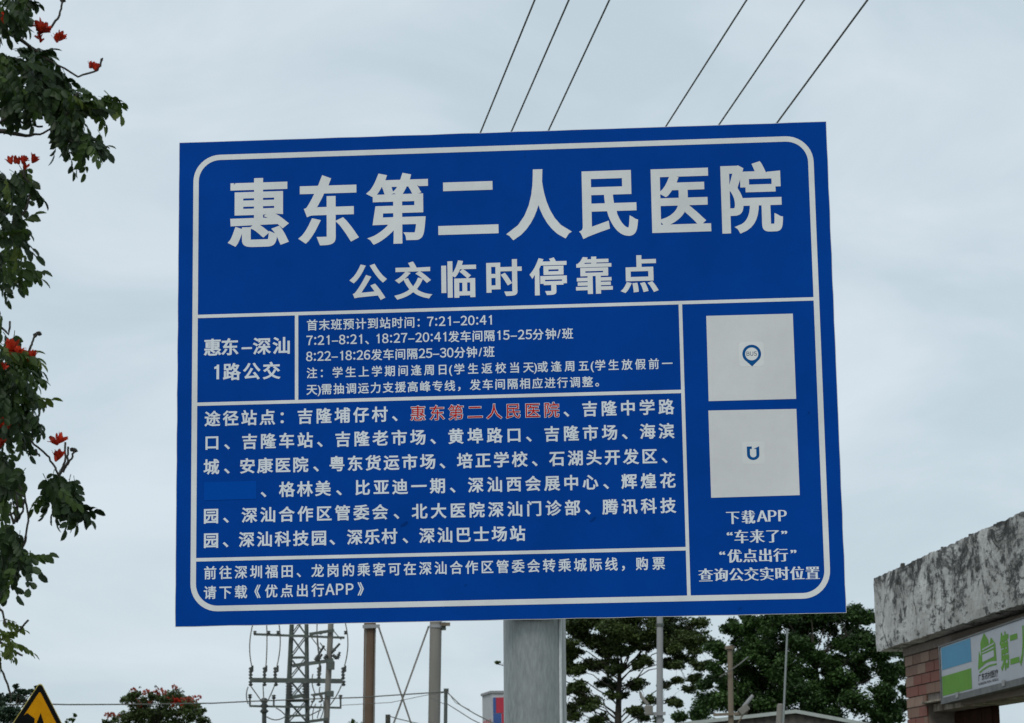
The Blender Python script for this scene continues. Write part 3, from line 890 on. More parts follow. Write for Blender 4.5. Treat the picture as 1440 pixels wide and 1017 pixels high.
for a, b in (((443, 929), (456, 908)), ((446, 930), (453, 920)), ((456, 927), (460, 921)), ((466, 918), (478, 905)), ((468, 921), (474, 927)), ((474, 927), (478, 917))):
    mb = MB(); mb.tube([Q(*a), Q(*b)], .035, 6); insulator(mb, Q(*a), .14, .065, 3, ax=Q(*b) - Q(*a)); mb.build('fuse_cutout', M['porcelain'], up1)
for u, v in ((439, 982), (450, 982)):
    mb = MB(); mb.tube([Q(u + 3*math.cos(t_), v + 5*math.sin(t_)) for t_ in [math.radians(x) for x in range(-120, 121, 30)]], .03, 6); mb.build('wire_loop', M['conductor'], up1)
for v in (936, 932, 940, 978, 974):
    MB().bevbox(Q(463.5 - (v-930)*.03, v, -.2) - Vector((.06, .05, .04)), Q(465.5 - (v-930)*.03, v, -.2) + Vector((.1, .05, .04)), .01).build('bracket', M['green_steel'], up1)
for a, b, bl in (((449, 940), (452, 948), (-.04, 0, 0)), ((436, 894), (452, 915), (0, 0, 0)), ((468, 886), (480, 900), (0, 0, 0)), ((455, 985), (449, 1014), (.05, 0, 0)), ((440, 1014), (444, 990), (-.04, 0, 0)), ((452, 990), (446, 1010), (0, 0, 0))):
    MB().tube(curve_pts(Q(*a), Q(*b), bl), .014, 5).build('jumper_wire', M['conductor'], up1)

# ================================================================== BRACED PAIR OF POLES
hl = at(519, 1017, YH); hr = at(610.5, 1017, YH)
hb = Vector((hl.x, YH, 0))
hf = empty('braced_pole_pair', hb, 'pair of thick poles joined by crossed braces, one rusty brown and one grey', 'utility pole')
def Hp(u, v, dy=0.0): return at(u, v, YH + dy) - hb
def post(top, bot, r, mat, name='post', label=None):
    a, b = Hp(*top), Hp(*bot); base = b + (b - a) * (b.z / (a.z - b.z))
    o = MB().tube([base.lerp(a, j/6) for j in range(7)], [r*(1.04 - .04*j/6) for j in range(7)], 20).build(name, mat, hf)
    if label: o['label'] = label
    return base
post((521.5, 780), (518.5, 1017), .155, M['rust_pole'], label='rusty brown post')
for du in (-6.6, 6.6):
    a, b = Hp(521.4 + du, 880, -.11), Hp(518.8 + du, 1017, -.11)
    MB().bar(a, b + (b-a)*1.2, .045, .03).build('edge_strip', M['concrete'], hf)
post((614.5, 780), (610.5, 1017), .155, M['concrete'], label='grey concrete post')
for c in ((521, 881), (613.5, 881)):
    p = Hp(*c); MB().tube([p - Vector((0, 0, .04)), p + Vector((0, 0, .04))], .18, 20).build('collar', M['concrete_light'], hf)
MB().bar(Hp(510, 881.5, -.22), Hp(534, 880.5, -.22), .05, .09).build('crossarm', M['concrete_light'], hf)
MB().box(Hp(621, 882) - Vector((0, .08, .08)), Hp(627, 878) + Vector((0, .08, .05))).build('bracket', M['green_steel'], hf)
MB().bar(Hp(620, 878, -.1), Hp(633, 878, -.1), .09, .09).build('bracket', M['wood'], hf)
MB().bar(Hp(532, 880.5, -.05), Hp(578.5, 1019, -.05), .045).build('brace', M['concrete'], hf)
MB().bar(Hp(603, 880.5, .05), Hp(553, 1019, .05), .045).build('brace', M['concrete'], hf)
MB().bar(Hp(578.5, 1019, -.05), Hp(614, 1120, -.05), .045).build('brace', M['concrete'], hf)
MB().bar(Hp(553, 1019, .05), Hp(521, 1110, .05), .045).build('brace', M['concrete'], hf)
MB().bar(Hp(505, 790, -.25), Hp(655, 790, -.25), .1, .12).build('crossarm', M['green_steel'], hf)
for u in (548, 594, 641):
    mb = MB(); insulator(mb, Hp(u, 789, -.25), .13, .06, 3); mb.build('insulator', M['porcelain'], hf)

# small post, thin post and the sagging lines
sp, spb = pole_thing('wooden_post', 58.0, (545.5, 1005), (545.5, 1017), .12, .13, M['dark_post'], 'stubby dark post top between the braced poles', 'post')
tp, tpb = pole_thing('thin_post', 60.0, (627, 971), (626.5, 1017), .09, .095, M['green_steel'], 'thin dark green post standing right of the grey braced pole', 'post')
MB().tube([at(624, 970.5, 60) - tpb, at(631, 970.5, 60) - tpb], .04, 8).build('post_cap', M['green_steel'], tp)
def long_wire(name, P, r, label, cat, grp=None):
    V = [at(*p) for p in P]; a = V[0]
    Q_ = []
    for i in range(len(V)-1):
        for k in range(8): Q_.append(V[i].lerp(V[i+1], k/8) - a)
    Q_.append(V[-1] - a)
    o = MB().tube(Q_, r, 5).build(name, M['conductor']); o.location = a
    return tag(o, label, cat, grp)
long_wire('cable', [(-60, 992, 52), (75, 990.5, 54), (95, 991, 55), (200, 990.6, 57), (300, 989, 60), (349, 986.5, 62), (440, 983, 63), (505, 981, 63.5), (625, 973, 59.8)], .016, 'long dark cable running level across the sky from warning sign to thin post', 'cable')
long_wire('cable', [(478, 992, 64), (550, 988, 63.5), (603, 977, 62), (626, 974, 60.1)], .008, 'faint thin cable crossing behind the braced poles', 'cable')
long_wire('cable', [(629, 974, 60), (648, 992, 56), (668, 1004, 52), (700, 1020, 48)], .013, 'upper sagging cable from thin post down behind the sign pole', 'cable', 'sagging cables')
long_wire('cable', [(629, 990, 60), (645, 1000, 56), (662, 1011, 52), (680, 1020, 48)], .011, 'lower sagging cable from thin post down behind the sign pole', 'cable', 'sagging cables')
long_wire('cable', [(629, 972, 60), (640, 988, 57.5), (660, 998, 55)], .008, 'short slack cable hanging from the top of thin post', 'cable', 'sagging cables')
long_wire('cable', [(547, 1007, 58), (560, 1011, 57), (590, 1018, 56)], .012, 'short cable leading right from the stubby post top', 'cable')
long_wire('cable', [(603, 980, 62), (615, 986, 61), (627, 991, 60)], .008, 'short cable between the grey braced pole and thin post', 'cable')

# ================================================================== ADVERT TOWER FAR BEHIND
c0 = at(691.4, 975, 200)
bt = empty('advert_tower', (c0.x, 200, 0), 'square pale building with red and blue front panels beside the sign pole', 'building')
ht = c0.z
MB().box((0, 0, 0), (5.2, 5.5, ht)).build('wall', M['tower_wall'], bt)
MB().box((-.12, -.12, ht), (5.32, 5.6, ht + .2)).build('parapet', M['concrete_light'], bt)
for (x0, x1, z0, z1, mt) in ((.35, 5.1, ht - 1.6, ht - .35, 'tower_red'), (.1, .33, ht - 1.6, ht - .35, 'tower_blue'), (.1, .75, ht - 3.6, ht - 1.65, 'tower_blue'), (.8, 5.1, ht - 3.1, ht - 1.65, 'tower_red'), (.8, 5.1, ht - 3.6, ht - 3.15, 'tower_blue'),
                        (.1, 5.1, ht - 6.5, ht - 3.65, 'tower_blue')):
    MB().box((x0, -.06, z0), (x1, -.003, z1)).build('front_panel', M[mt], bt)
for k in range(4):
    MB().box((-.05, .5 + k*1.2, .5), (-.003, 1.1 + k*1.2, ht - 2.1)).build('side_band', M['tower_pink'], bt)
for k in range(7):
    MB().box((.9 + (k % 3)*1.3, -.08, ht - 4.6 - (k//3)*1.6), (1.8 + (k % 3)*1.3, -.063, ht - 3.9 - (k//3)*1.6)).build('window', M['glass'], bt)
# the side face is turned slightly to the viewer
bt.rotation_euler = (0, 0, math.radians(9))

# ================================================================== POLES RIGHT OF THE SIGN
p1, q1 = pole_thing('utility_pole', 60.0, (928, 840), (927.7, 1017), .15, .18, M['concrete_light'], 'tall pale grey utility pole in front of the trees, nearest the sign pole', 'utility pole', 'utility poles')
def A1(u, v, dy=-.12): return at(u, v, 60 + dy) - q1
for v in (879, 1004):
    MB().tube([A1(928, v, 0) - Vector((0, 0, .035)), A1(928, v, 0) + Vector((0, 0, .035))], .098, 16).build('clamp_band', M['green_steel'] if v < 900 else M['concrete_light'], p1)
MB().bar(A1(914, 1004), A1(936, 1003.5), .06, .08).build('crossarm', M['concrete_light'], p1)
mb = MB(); mb.tube([A1(900, 973), A1(902, 980), A1(911, 991)], [.03, .04, .045], 8); mb.build('fuse_cutout', M['concrete'], p1)
mb = MB(); mb.bevbox(A1(907, 1006) - Vector((0, .08, 0)), A1(918, 992) + Vector((0, .08, 0)), .03); mb.build('fuse_box', M['concrete'], p1)
p2, q2 = pole_thing('utility_pole', 62.0, (1026.5, 908), (1028, 1017), .13, .17, M['wood'], 'brown weathered wooden pole carrying a fuse bracket in front of the trees', 'utility pole', 'utility poles')
def A2(u, v, dy=-.12): return at(u, v, 62 + dy) - q2
MB().bar(A2(1003, 1005.5), A2(1040, 1003.5), .05, .07).build('crossarm', M['wood'], p2)
mb = MB(); mb.tube([A2(1059, 978), A2(1054, 984), A2(1046, 994)], [.045, .05, .05], 8); mb.build('fuse_cutout', M['concrete_light'], p2)
mb = MB(); mb.bevbox(Vector((-.14, -.08, -.09)), Vector((.14, .08, .09)), .03, Matrix.Translation(A2(1046, 998)) @ Matrix.Rotation(math.radians(-38), 4, 'Y')); mb.build('fuse_box', M['concrete'], p2)
mb = MB(); mb.tube([A2(1052, 998), A2(1050, 1004), A2(1040, 1006)], .02, 6); mb.tube([A2(1049, 1000), A2(1043, 1008), A2(1038, 1017)], .02, 6); mb.build('bracket', M['wood'], p2)
MB().tube([A2(1026.5, 911) + Vector((0, .12, -.03)), A2(1026.5, 911) + Vector((0, .12, .05))], .12, 12).build('cap_ring', M['wood'], p2)
long_wire('cable', [(1012, 952, 62), (1027, 943, 61.8), (1040, 934, 62), (1052, 924, 63)], .018, 'short dark cable slanting across the wooden pole', 'cable')
p3, q3 = pole_thing('flag_pole', 64.0, (1107.3, 884), (1101.5, 1017), .05, .065, M['galv'], 'thin leaning metal pole rising behind a grey stub post', 'pole')
MB().tube([at(1107.3, 886, 64) - q3, at(1110, 886, 64) - q3], .02, 6).build('pole_tip', M['galv'], p3)
p4, q4 = pole_thing('stub_post', 62.5, (1097, 991), (1095.6, 1017), .16, .19, M['concrete'], 'short thick grey concrete post with rounded top at the roof ridge', 'post')
MB().tube([at(1097, 991, 62.5) - q4, at(1097, 989.6, 62.5) - q4], [.08, .045], 12).build('rounded_top', M['concrete'], p4)

# ================================================================== SHED ROOF
YR = 68.0
ap = at(1118, 998, YR); le = at(935, 1018.5, YR); re_ = at(1232, 1019, YR)
shed = empty('gabled_shed', (ap.x, YR, 0), 'low dark shed with a pale edged gable roof under the trees', 'shed')
def Rl(p): return p - Vector((ap.x, YR, 0))
a, l_, r_ = Rl(ap), Rl(le), Rl(re_)
for p, q in ((l_, a), (a, r_)):
    mb = MB(); q0, q1_ = Vector(p), Vector(q); dn = Vector((0, 0, -.10))
    vs = [q0, q1_, q1_ + dn, q0 + dn]; vs = [v + Vector((0, -.15, 0)) for v in vs] + [v + Vector((0, -.11, 0)) for v in vs]
    mb.add(vs, [(0,1,2,3)[::-1], (4,5,6,7), (0,1,5,4), (1,2,6,5), (2,3,7,6), (3,0,4,7)]); mb.build('fascia', M['roof_trim'], shed)
    mb = MB(); b_ = Vector((0, 9, 0))
    vs = [q0 + Vector((0, -.108, 0)), q1_ + Vector((0, -.108, 0)), q1_ + b_, q0 + b_]; vs += [v + Vector((0, 0, -.05)) for v in vs]
    mb.add(vs, [(0,1,2,3), (4,5,6,7)[::-1], (0,1,5,4), (1,2,6,5), (2,3,7,6), (3,0,4,7)]); mb.build('roof', M['roof_sheet'], shed)
mb = MB()
zl, zr_ = l_.z - .07, r_.z - .07
F_ = [(l_.x + .1, 0, 0), (r_.x - .1, 0, 0), (r_.x - .1, 0, zr_), (a.x, 0, a.z - .07), (l_.x + .1, 0, zl)]
mb.add([Vector(p) for p in F_] + [Vector(p) + Vector((0, 8.8, 0)) for p in F_], [(0,1,2,3,4), (9,8,7,6,5), (0,5,6,1), (1,6,7,2), (4,9,5,0)]); mb.build('wall', M['shed_wall'], shed)

# ================================================================== TREES
def leaf_quads(P, size, up_bias=0.4, jitter=0.5):
    n = len(P)
    nrm = nrs.normal(size=(n, 3)); nrm[:, 2] = np.abs(nrm[:, 2]) + up_bias; nrm /= np.linalg.norm(nrm, axis=1)[:, None]
    t_ = nrs.normal(size=(n, 3)); t_ -= (t_ * nrm).sum(1)[:, None] * nrm; t_ /= np.linalg.norm(t_, axis=1)[:, None]
    b_ = np.cross(nrm, t_)
    s = size * (1 + jitter * (nrs.rand(n) - .5))[:, None]
    w = s * (.42 + .2 * nrs.rand(n)[:, None])
    V = np.empty((n, 4, 3))
    V[:, 0] = P - t_ * s; V[:, 1] = P - b_ * w + t_ * s * .1; V[:, 2] = P + t_ * s; V[:, 3] = P + b_ * w + t_ * s * .1
    V[:, 1] += nrm * w * .25; V[:, 3] += nrm * w * .25
    return V

def in_clumps(C_, R_, per, flat=1.0):
    out = []
    for c, r in zip(C_, R_):
        k = max(8, int(per * r * r))
        d = nrs.normal(size=(k, 3)); d /= np.linalg.norm(d, axis=1)[:, None]
        rr = nrs.rand(k) ** .5 * (1 + .35 * np.abs(nrs.normal(size=k)) * (nrs.rand(k) < .35))
        p = np.array(c) + d * rr[:, None] * r * np.array([1, 1, flat])
        out.append(p)
    return np.concatenate(out)

def limb_pts(a, b, sagz, n=7, j=.06):
    a, b = Vector(a), Vector(b); L = (b - a).length
    P = []
    for k in range(n+1):
        t_ = k/n
        p = a.lerp(b, t_) + Vector((0, 0, sagz * 4 * t_ * (1-t_)))
        if 0 < k < n: p += Vector((rng.uniform(-j, j), rng.uniform(-j, j), rng.uniform(-j, j))) * L * .5
        P.append(p)
    return P

def tree(name, base, label, group, trunk_top, trunk_r, clumps, mat, size, per, flat, sub=6, spread=.55, twigs=True, nfill=0):
    """clumps: (x, y, z, radius) in metres from the base; each big clump becomes a spray of small uneven ones on a limb"""
    t_ = empty(name, base, label, 'tree', group)
    tt = Vector(trunk_top)
    tp_ = limb_pts((0, 0, 0), tt, 0, 9, .03)
    MB().tube(tp_, [trunk_r * (1 - .72 * k/9) for k in range(10)], 12).build('trunk', M['bark'], t_)
    tw = MB()
    cs, rs = [], []
    ends = []
    for ci, (x, y, z, r) in enumerate(clumps):
        c = Vector((x, y, z))
        filler_ = nfill and ci >= len(clumps) - nfill
        # leave the trunk below the clump
        zf = max(tt.z * .35, min(tt.z * .97, z - .45 * math.hypot(x - tt.x * .5, y) - .2))
        k = zf / tt.z * 9; i = min(8, int(k)); st_ = tp_[i].lerp(tp_[i+1], k - i)
        r0 = trunk_r * .12
        if filler_:
            st_ = min(ends, key=lambda q: (q - c).length); r0 = trunk_r * .04
        lp = limb_pts(st_, c, .08 * (c - st_).length, 7, .07)
        if not filler_: ends += [lp[4], lp[6]]
        tw.tube(lp, [r0 * (1 - .8 * q/7) for q in range(8)], 6)
        for s_ in range(sub):
            d = Vector((rng.gauss(0, 1), rng.gauss(0, 1), rng.gauss(0, .55))); d = d.normalized() * r * rng.uniform(.35, 1.0)
            d.z *= flat * 1.3
            cc = c + d; rr = r * spread * rng.uniform(.6, 1.15)
            cs.append(cc); rs.append(rr)
            if twigs and s_ % 3 == 0 and not filler_: tw.tube([lp[-2], lp[-1].lerp(cc, .5) + Vector((0, 0, -.05)), cc], [r0*.3, r0*.2, r0*.08], 4, cap=False)
    tw.build('limbs', M['bark'], t_)
    P_ = in_clumps(cs, rs, per, flat)
    o = quads_object('crown', leaf_quads(P_, size), mat, t_)
    return t_

def px_clumps(L, YY, base, seed):
    r_ = random.Random(seed); out = []
    for (u, v, rp) in L:
        y = YY + r_.uniform(-1.6, 1.6)
        p = at(u, v, y) - base
        out.append((p.x, p.y, p.z, rp * YY / FPX))
    return out

# broad feathery tree under the sign
B1 = Vector((at(871, 1017, 90).x, 90, 0))
cl = [(800, 905, 14), (815, 880, 20), (805, 940, 16), (838, 900, 20), (835, 935, 16), (812, 965, 13), (860, 885, 22), (885, 872, 20), (870, 915, 16), (905, 895, 20), (930, 875, 20), (945, 905, 22), (955, 885, 20),
      (980, 900, 20), (985, 875, 12), (905, 930, 12), (965, 925, 13), (850, 960, 11), (825, 985, 14), (800, 1000, 13), (890, 965, 14), (915, 985, 10), (845, 1010, 9), (1005, 905, 9), (975, 955, 10),
      (790, 975, 12), (770, 940, 16), (750, 905, 20), (740, 950, 18), (722, 932, 10), (760, 1000, 18), (780, 870, 26), (830, 855, 24), (880, 848, 22), (930, 850, 22), (905, 1010, 10), (945, 985, 9), (700, 932, 3.2),
      (870, 1060, 30), (930, 1050, 22), (810, 1050, 22)]
fr_ = random.Random(8)
def filler(n, uc, vc, ru, rv, r0, r1, keep=lambda u, v: True):
    out = []
    while len(out) < n:
        u, v = fr_.uniform(uc - ru, uc + ru), fr_.uniform(vc - rv, vc + rv)
        if ((u - uc)/ru)**2 + ((v - vc)/rv)**2 < 1 and keep(u, v): out.append((u, v, fr_.uniform(r0, r1)))
    return out
cl += filler(110, 865, 935, 145, 100, 6, 12, lambda u, v: v < 945 or fr_.random() < .55)
tree('broadleaf_tree', B1, 'broad feathery tree with sky showing through, right beside the sign pole', 'large trees behind', (.05, 0, 6.3), .26, px_clumps(cl, 90, B1, 3), M['fol_a'], .062, 1900, .58, 13, .68, nfill=110)
# dense darker tree to its right
B2 = Vector((at(1160, 1017, 80).x, 80, 0))
cl = [(1050, 890, 16), (1075, 880, 20), (1100, 872, 22), (1135, 878, 26), (1165, 870, 20), (1195, 862, 16), (1220, 868, 13), (1060, 915, 24), (1085, 920, 26), (1040, 945, 20), (1070, 955, 26), (1105, 950, 24), (1045, 975, 22), (1020, 985, 18),
      (1000, 985, 16), (1090, 985, 24), (1130, 975, 26), (1165, 975, 22), (1150, 925, 15), (1180, 905, 16), (1205, 900, 20), (1235, 915, 20), (1215, 945, 22), (1185, 955, 16), (1250, 945, 14), (1240, 975, 18), (1205, 990, 22), (1265, 992, 13), (1250, 1005, 18),
      (1170, 1005, 18), (1035, 890, 8), (1022, 925, 9), (980, 1000, 14), (955, 1008, 10), (1115, 1010, 26), (1060, 1010, 24), (1120, 905, 14), (1268, 935, 9), (1285, 895, 8), (1262, 915, 12), (1140, 850, 20), (1090, 850, 16), (1010, 1040, 26), (1080, 1050, 30), (1150, 1050, 30), (1220, 1050, 26), (1270, 1040, 14)]
cl += filler(110, 1138, 945, 146, 100, 6, 13, lambda u, v: fr_.random() < .95)
tree('broadleaf_tree', B2, 'dense dark green tree between the sign and the concrete gate beam', 'large trees behind', (-.25, 0, 5.9), .3, px_clumps(cl, 80, B2, 5), M['fol_b'], .062, 2100, .78, 13, .68, nfill=110)
# little tree top peeping over, and a spray beside the warning sign
B3 = Vector((at(498, 1017, 58).x, 58, 0))
tree('small_tree', B3, 'small green tree top peeping up left of the rusty brown pole', None, (0, 0, 3.3), .06, px_clumps([(498, 1016, 5), (493, 1022, 7), (505, 1024, 8), (498, 1035, 12)], 58, B3, 1), M['leaf_mid'], .035, 3000, .9, 10, .6)
B4 = Vector((at(98, 1017, 48).x, 48, 0))
tree('small_tree', B4, 'thin leafy twig tips rising right of the yellow warning sign', None, (0, 0, 3.0), .05, px_clumps([(101, 1012, 3.5), (105, 1006, 2.5), (96, 1018, 5), (90, 1026, 9), (104, 1030, 9)], 48, B4, 1), M['leaf_mid'], .035, 3000, .9, 7, .5)
B5 = Vector((at(5, 1017, 44).x, 44, 0))
tree('broadleaf_tree', B5, 'blue green tree in the bottom left corner behind the warning sign', None, (0, 0, 3.0), .14, px_clumps([(4, 985, 16), (25, 983, 14), (12, 1005, 22), (35, 1005, 14), (45, 972, 6), (38, 975, 5), (30, 972, 8), (52, 968, 4), (22, 965, 4), (-20, 990, 22), (-45, 1000, 24), (20, 1030, 26), (-20, 1035, 26), (50, 1030, 18)], 44, B5, 2), M['fol_c'], .035, 5000, .6, 14, .55)

# far flowering tree
B6 = Vector((at(222, 1017, 80).x, 80, 0))
cl = [(182, 985, 9), (190, 978, 10), (203, 990, 12), (218, 982, 9), (232, 984, 10), (245, 980, 12), (258, 985, 12), (268, 992, 11), (278, 1002, 11), (195, 1002, 14), (215, 1003, 16), (240, 1004, 18), (262, 1008, 16), (178, 1010, 10), (285, 1015, 9), (162, 1012, 6), (150, 1016, 6), (222, 1030, 24), (260, 1030, 22), (185, 1030, 18), (172, 985, 3.5)]
ft = tree('flowering_tree', B6, 'round crowned distant tree dotted with orange flowers', None, (0, 0, 4.4), .15, px_clumps(cl, 80, B6, 4), M['fol_a'], .055, 2300, .8, 11, .6)
FX = [(fr_.uniform(180, 282), fr_.uniform(974, 998), fr_.uniform(1.8, 3.2), fr_.choice(['flower_orange', 'flower_orange', 'flower'])) for _ in range(22)]
def flower_blob(mb, c, r, k):
    for _ in range(k):
        d = Vector((rng.gauss(0, 1), rng.gauss(0, 1), rng.gauss(.2, .7))).normalized(); s = d.cross(Vector((rng.random(), rng.random(), rng.random()))).normalized()
        c0_ = c + d * r * .2; e_ = c + d * r
        mb.add([c0_, c0_.lerp(e_, .6) + s*r*.35, e_, c0_.lerp(e_, .6) - s*r*.35], [(0,1,2,3)])
for (u, v, s, mt) in ((188, 972, 4, 'flower_orange'), (206, 974, 4, 'flower_orange'), (212, 987, 3, 'flower_orange'), (224, 972, 4.5, 'flower_orange'), (231, 974, 3, 'flower_orange'), (245.5, 967, 3.6, 'flower_orange'), (243, 985, 5.5, 'flower'), (249, 987, 4, 'flower'), (236, 983, 3, 'flower'),
                  (263, 984, 4, 'flower_orange'), (267, 989, 4.5, 'flower_orange'), (258, 993, 4, 'flower'), (240, 994, 3, 'flower_orange'), (151, 1006, 3.5, 'flower_orange'), (158, 1006, 3.5, 'flower_orange'), (167, 1007, 3, 'flower_orange'), (196, 999, 3, 'flower_orange'), (250, 1006, 3, 'flower_orange'), (273, 995, 3, 'flower_orange'), (190, 978, 3, 'flower_orange'), (197, 967, 1.5, 'leaf_dark'), (219, 966, 1.8, 'leaf_dark'), (257, 973, 2, 'leaf_dark'), *FX):
    mb = MB(); flower_blob(mb, at(u, v, 79.2) - B6, s * 80 / FPX * 1.5, 18); mb.build('flower_cluster', M[mt], ft)

# ================================================================== NEAR TULIP TREE (left edge)
YL = 20.0
BT = Vector((at(-330, 900, YL).x, YL, 0))
tt_ = empty('tulip_tree', BT, 'overhanging tree with feather shaped leaves and red flowers along the left edge', 'tree')
def Tl(u, v, dy=0.0): return at(u, v, YL + dy) - BT
trk = [Vector((0, 0, 0)), Vector((.05, 0, 1.5)), Vector((-.05, .05, 3)), Vector((.1, 0, 5)), Vector((.15, .1, 7)), Vector((.1, .1, 9))]
MB().tube(trk, [.26, .22, .19, .15, .11, .06], 14).build('trunk', M['bark'], tt_)
limbs = [
    [trk[3], Tl(-180, 330), Tl(-90, 230), (0, 184), (28, 190), (56, 190), (75, 178), (95, 160), (110, 130)],
    [trk[3], Tl(-150, 250), Tl(-60, 160), (0, 172), (16, 160), (35, 175), (60, 178)],
    [trk[4], Tl(-140, 100), Tl(-60, 60), (0, 40), (35, 60), (70, 85), (110, 108), (138, 98), (143, 84)],
    [trk[4], Tl(-150, 0), Tl(-50, -40), (10, -10), (40, 15)],
    [(52, 48), (72, 38), (84, 22), (88, 4), (86, -12)],
    [(75, 178), (90, 195), (120, 210), (150, 215)],
    [trk[3], Tl(-150, 420), Tl(-60, 350), (-5, 345), (20, 320), (38, 290), (45, 262), (28, 240)],
    [trk[2], Tl(-170, 560), Tl(-80, 470), (-5, 455), (12, 470), (14, 452)],
    [trk[2], Tl(-160, 640), Tl(-80, 620), (-5, 600), (22, 590), (48, 625), (66, 640), (76, 655), (82, 668)],
    [(40, 640), (50, 634), (56, 642)],
    [(36, 505), (42, 490), (46, 478), (52, 470)],
    [(33, 250), (34, 236), (33, 226)],
    [(82, 668), (92, 655), (101, 645), (104, 634)],
    [(86, 664), (91, 650), (92, 622)], [(88, 664), (95, 648), (96, 628)],
    [(82, 668), (95, 690), (112, 715), (128, 738)],
    [trk[2], Tl(-140, 760), Tl(-70, 720), (-5, 700), (20, 690), (34, 700), (40, 725), (36, 755)],
    [(36, 755), (30, 775), (26, 790)],
    [(20, 735), (24, 715), (23, 694)], [(22, 735), (32, 720), (34, 702)], [(20, 738), (14, 722), (15, 706)], [(14, 760), (9, 740), (4, 714)],
    [(-5, 735), (20, 720), (24, 712)],
    [trk[1], Tl(-160, 900), Tl(-60, 880), (-5, 920), (4, 948), (15, 977)],
    [Tl(-40, 890), (0, 900), (20, 893), (40, 872)],
    [(-5, 900), (18, 915), (32, 922)],
    [(0, 640), (16, 664), (30, 690)],
    [(-10, 850), (4, 860), (8, 880)],
]
LP = []
for i, lb in enumerate(limbs):
    dy = rng.uniform(-.25, .25)
    pts = [p if isinstance(p, Vector) else Tl(p[0], p[1], dy) for p in lb]
    dense = []
    for a_, b_ in zip(pts[:-1], pts[1:]):
        for k in range(4): dense.append(a_.lerp(b_, k/4) + Vector((rng.uniform(-1, 1), rng.uniform(-1, 1), rng.uniform(-1, 1))) * .006)
    dense.append(pts[-1])
    r0 = .045 if isinstance(lb[0], Vector) and lb[0] in trk else .013
    r1 = .009
    nn_ = len(dense)
    MB().tube(dense, [r0 + (r1 - r0) * min(1, (k/(nn_-1)) * 1.6) for k in range(nn_)], 7).build('branch', M['twig'], tt_)

def pinnate(seed, n=5, L=.36, ll=.086, lw=.029, droop=.5):
    """one feather leaf along +X, hanging with its own weight; leaflets are folded lens shapes"""
    r_ = random.Random(seed); mb = MB()
    R_ = []
    for k in range(9):
        t_ = k/8; R_.append(Vector((L * t_ * (1 - .12*droop*t_), .03 * math.sin(3*t_ + seed), -droop * L * t_ * t_ * .8)))
    mb.tube(R_, [.0035 - .002*k/8 for k in range(9)], 4, cap=False)
    def leaflet(p, d, side, s):
        d = d.normalized(); n_ = d.cross(side).normalized(); side = n_.cross(d).normalized()
        V_ = []
        prof = [(0, .15), (.22, .82), (.55, 1.0), (.82, .8), (1.0, .12)]
        for (t_, w_) in prof:
            c = p + d * (ll * s * t_) - Vector((0, 0, 1)) * (ll * s * .28 * t_ * t_)
            V_ += [c - side*lw*s*w_ + n_*lw*.35*w_, c, c + side*lw*s*w_ + n_*lw*.35*w_]
        F_ = []
        for k in range(4):
            b = 3*k; F_ += [(b, b+1, b+4, b+3), (b+1, b+2, b+5, b+4)]
        mb.add(V_, F_, True)
    for k in range(n):
        t_ = .22 + .72 * k/(n-.5); i = min(7, int(t_*8)); p = R_[i].lerp(R_[i+1], t_*8 - i)
        ax = (R_[i+1] - R_[i]).normalized()
        for sg in (-1, 1):
            s = r_.uniform(.8, 1.12) * (1 - .22*abs(t_-.55))
            if r_.random() < .06: continue
            out = Vector((0, sg, -.25 - r_.uniform(0, .7)))
            d = ax * r_.uniform(.45, .8) + out * .8
            side = ax.cross(d).cross(d) * -1 if False else Vector((r_.uniform(-.3, .3), r_.uniform(-.3, .3), 1)).cross(d)
            leaflet(p, d, side, s)
    leaflet(R_[-1], (R_[-1] - R_[-2]), Vector((0, 1, .2)), 1.0)
    return mb

variants = []
for k in range(10):
    mb = pinnate(k, n=4 + k % 3, L=.24 + .02*(k % 4), droop=.25 + .12*(k % 4))
    variants.append(mb)
meshes = {}
for key in ('leaf_dark', 'leaf_mid', 'leaf_light'):
    ms = []
    for mb in variants:
        me = bpy.data.meshes.new('leaf'); me.from_pydata(mb.v, [], mb.f); me.materials.append(M[key]); me.polygons.foreach_set('use_smooth', mb.sm); me.update(); ms.append(me)
    meshes[key] = ms

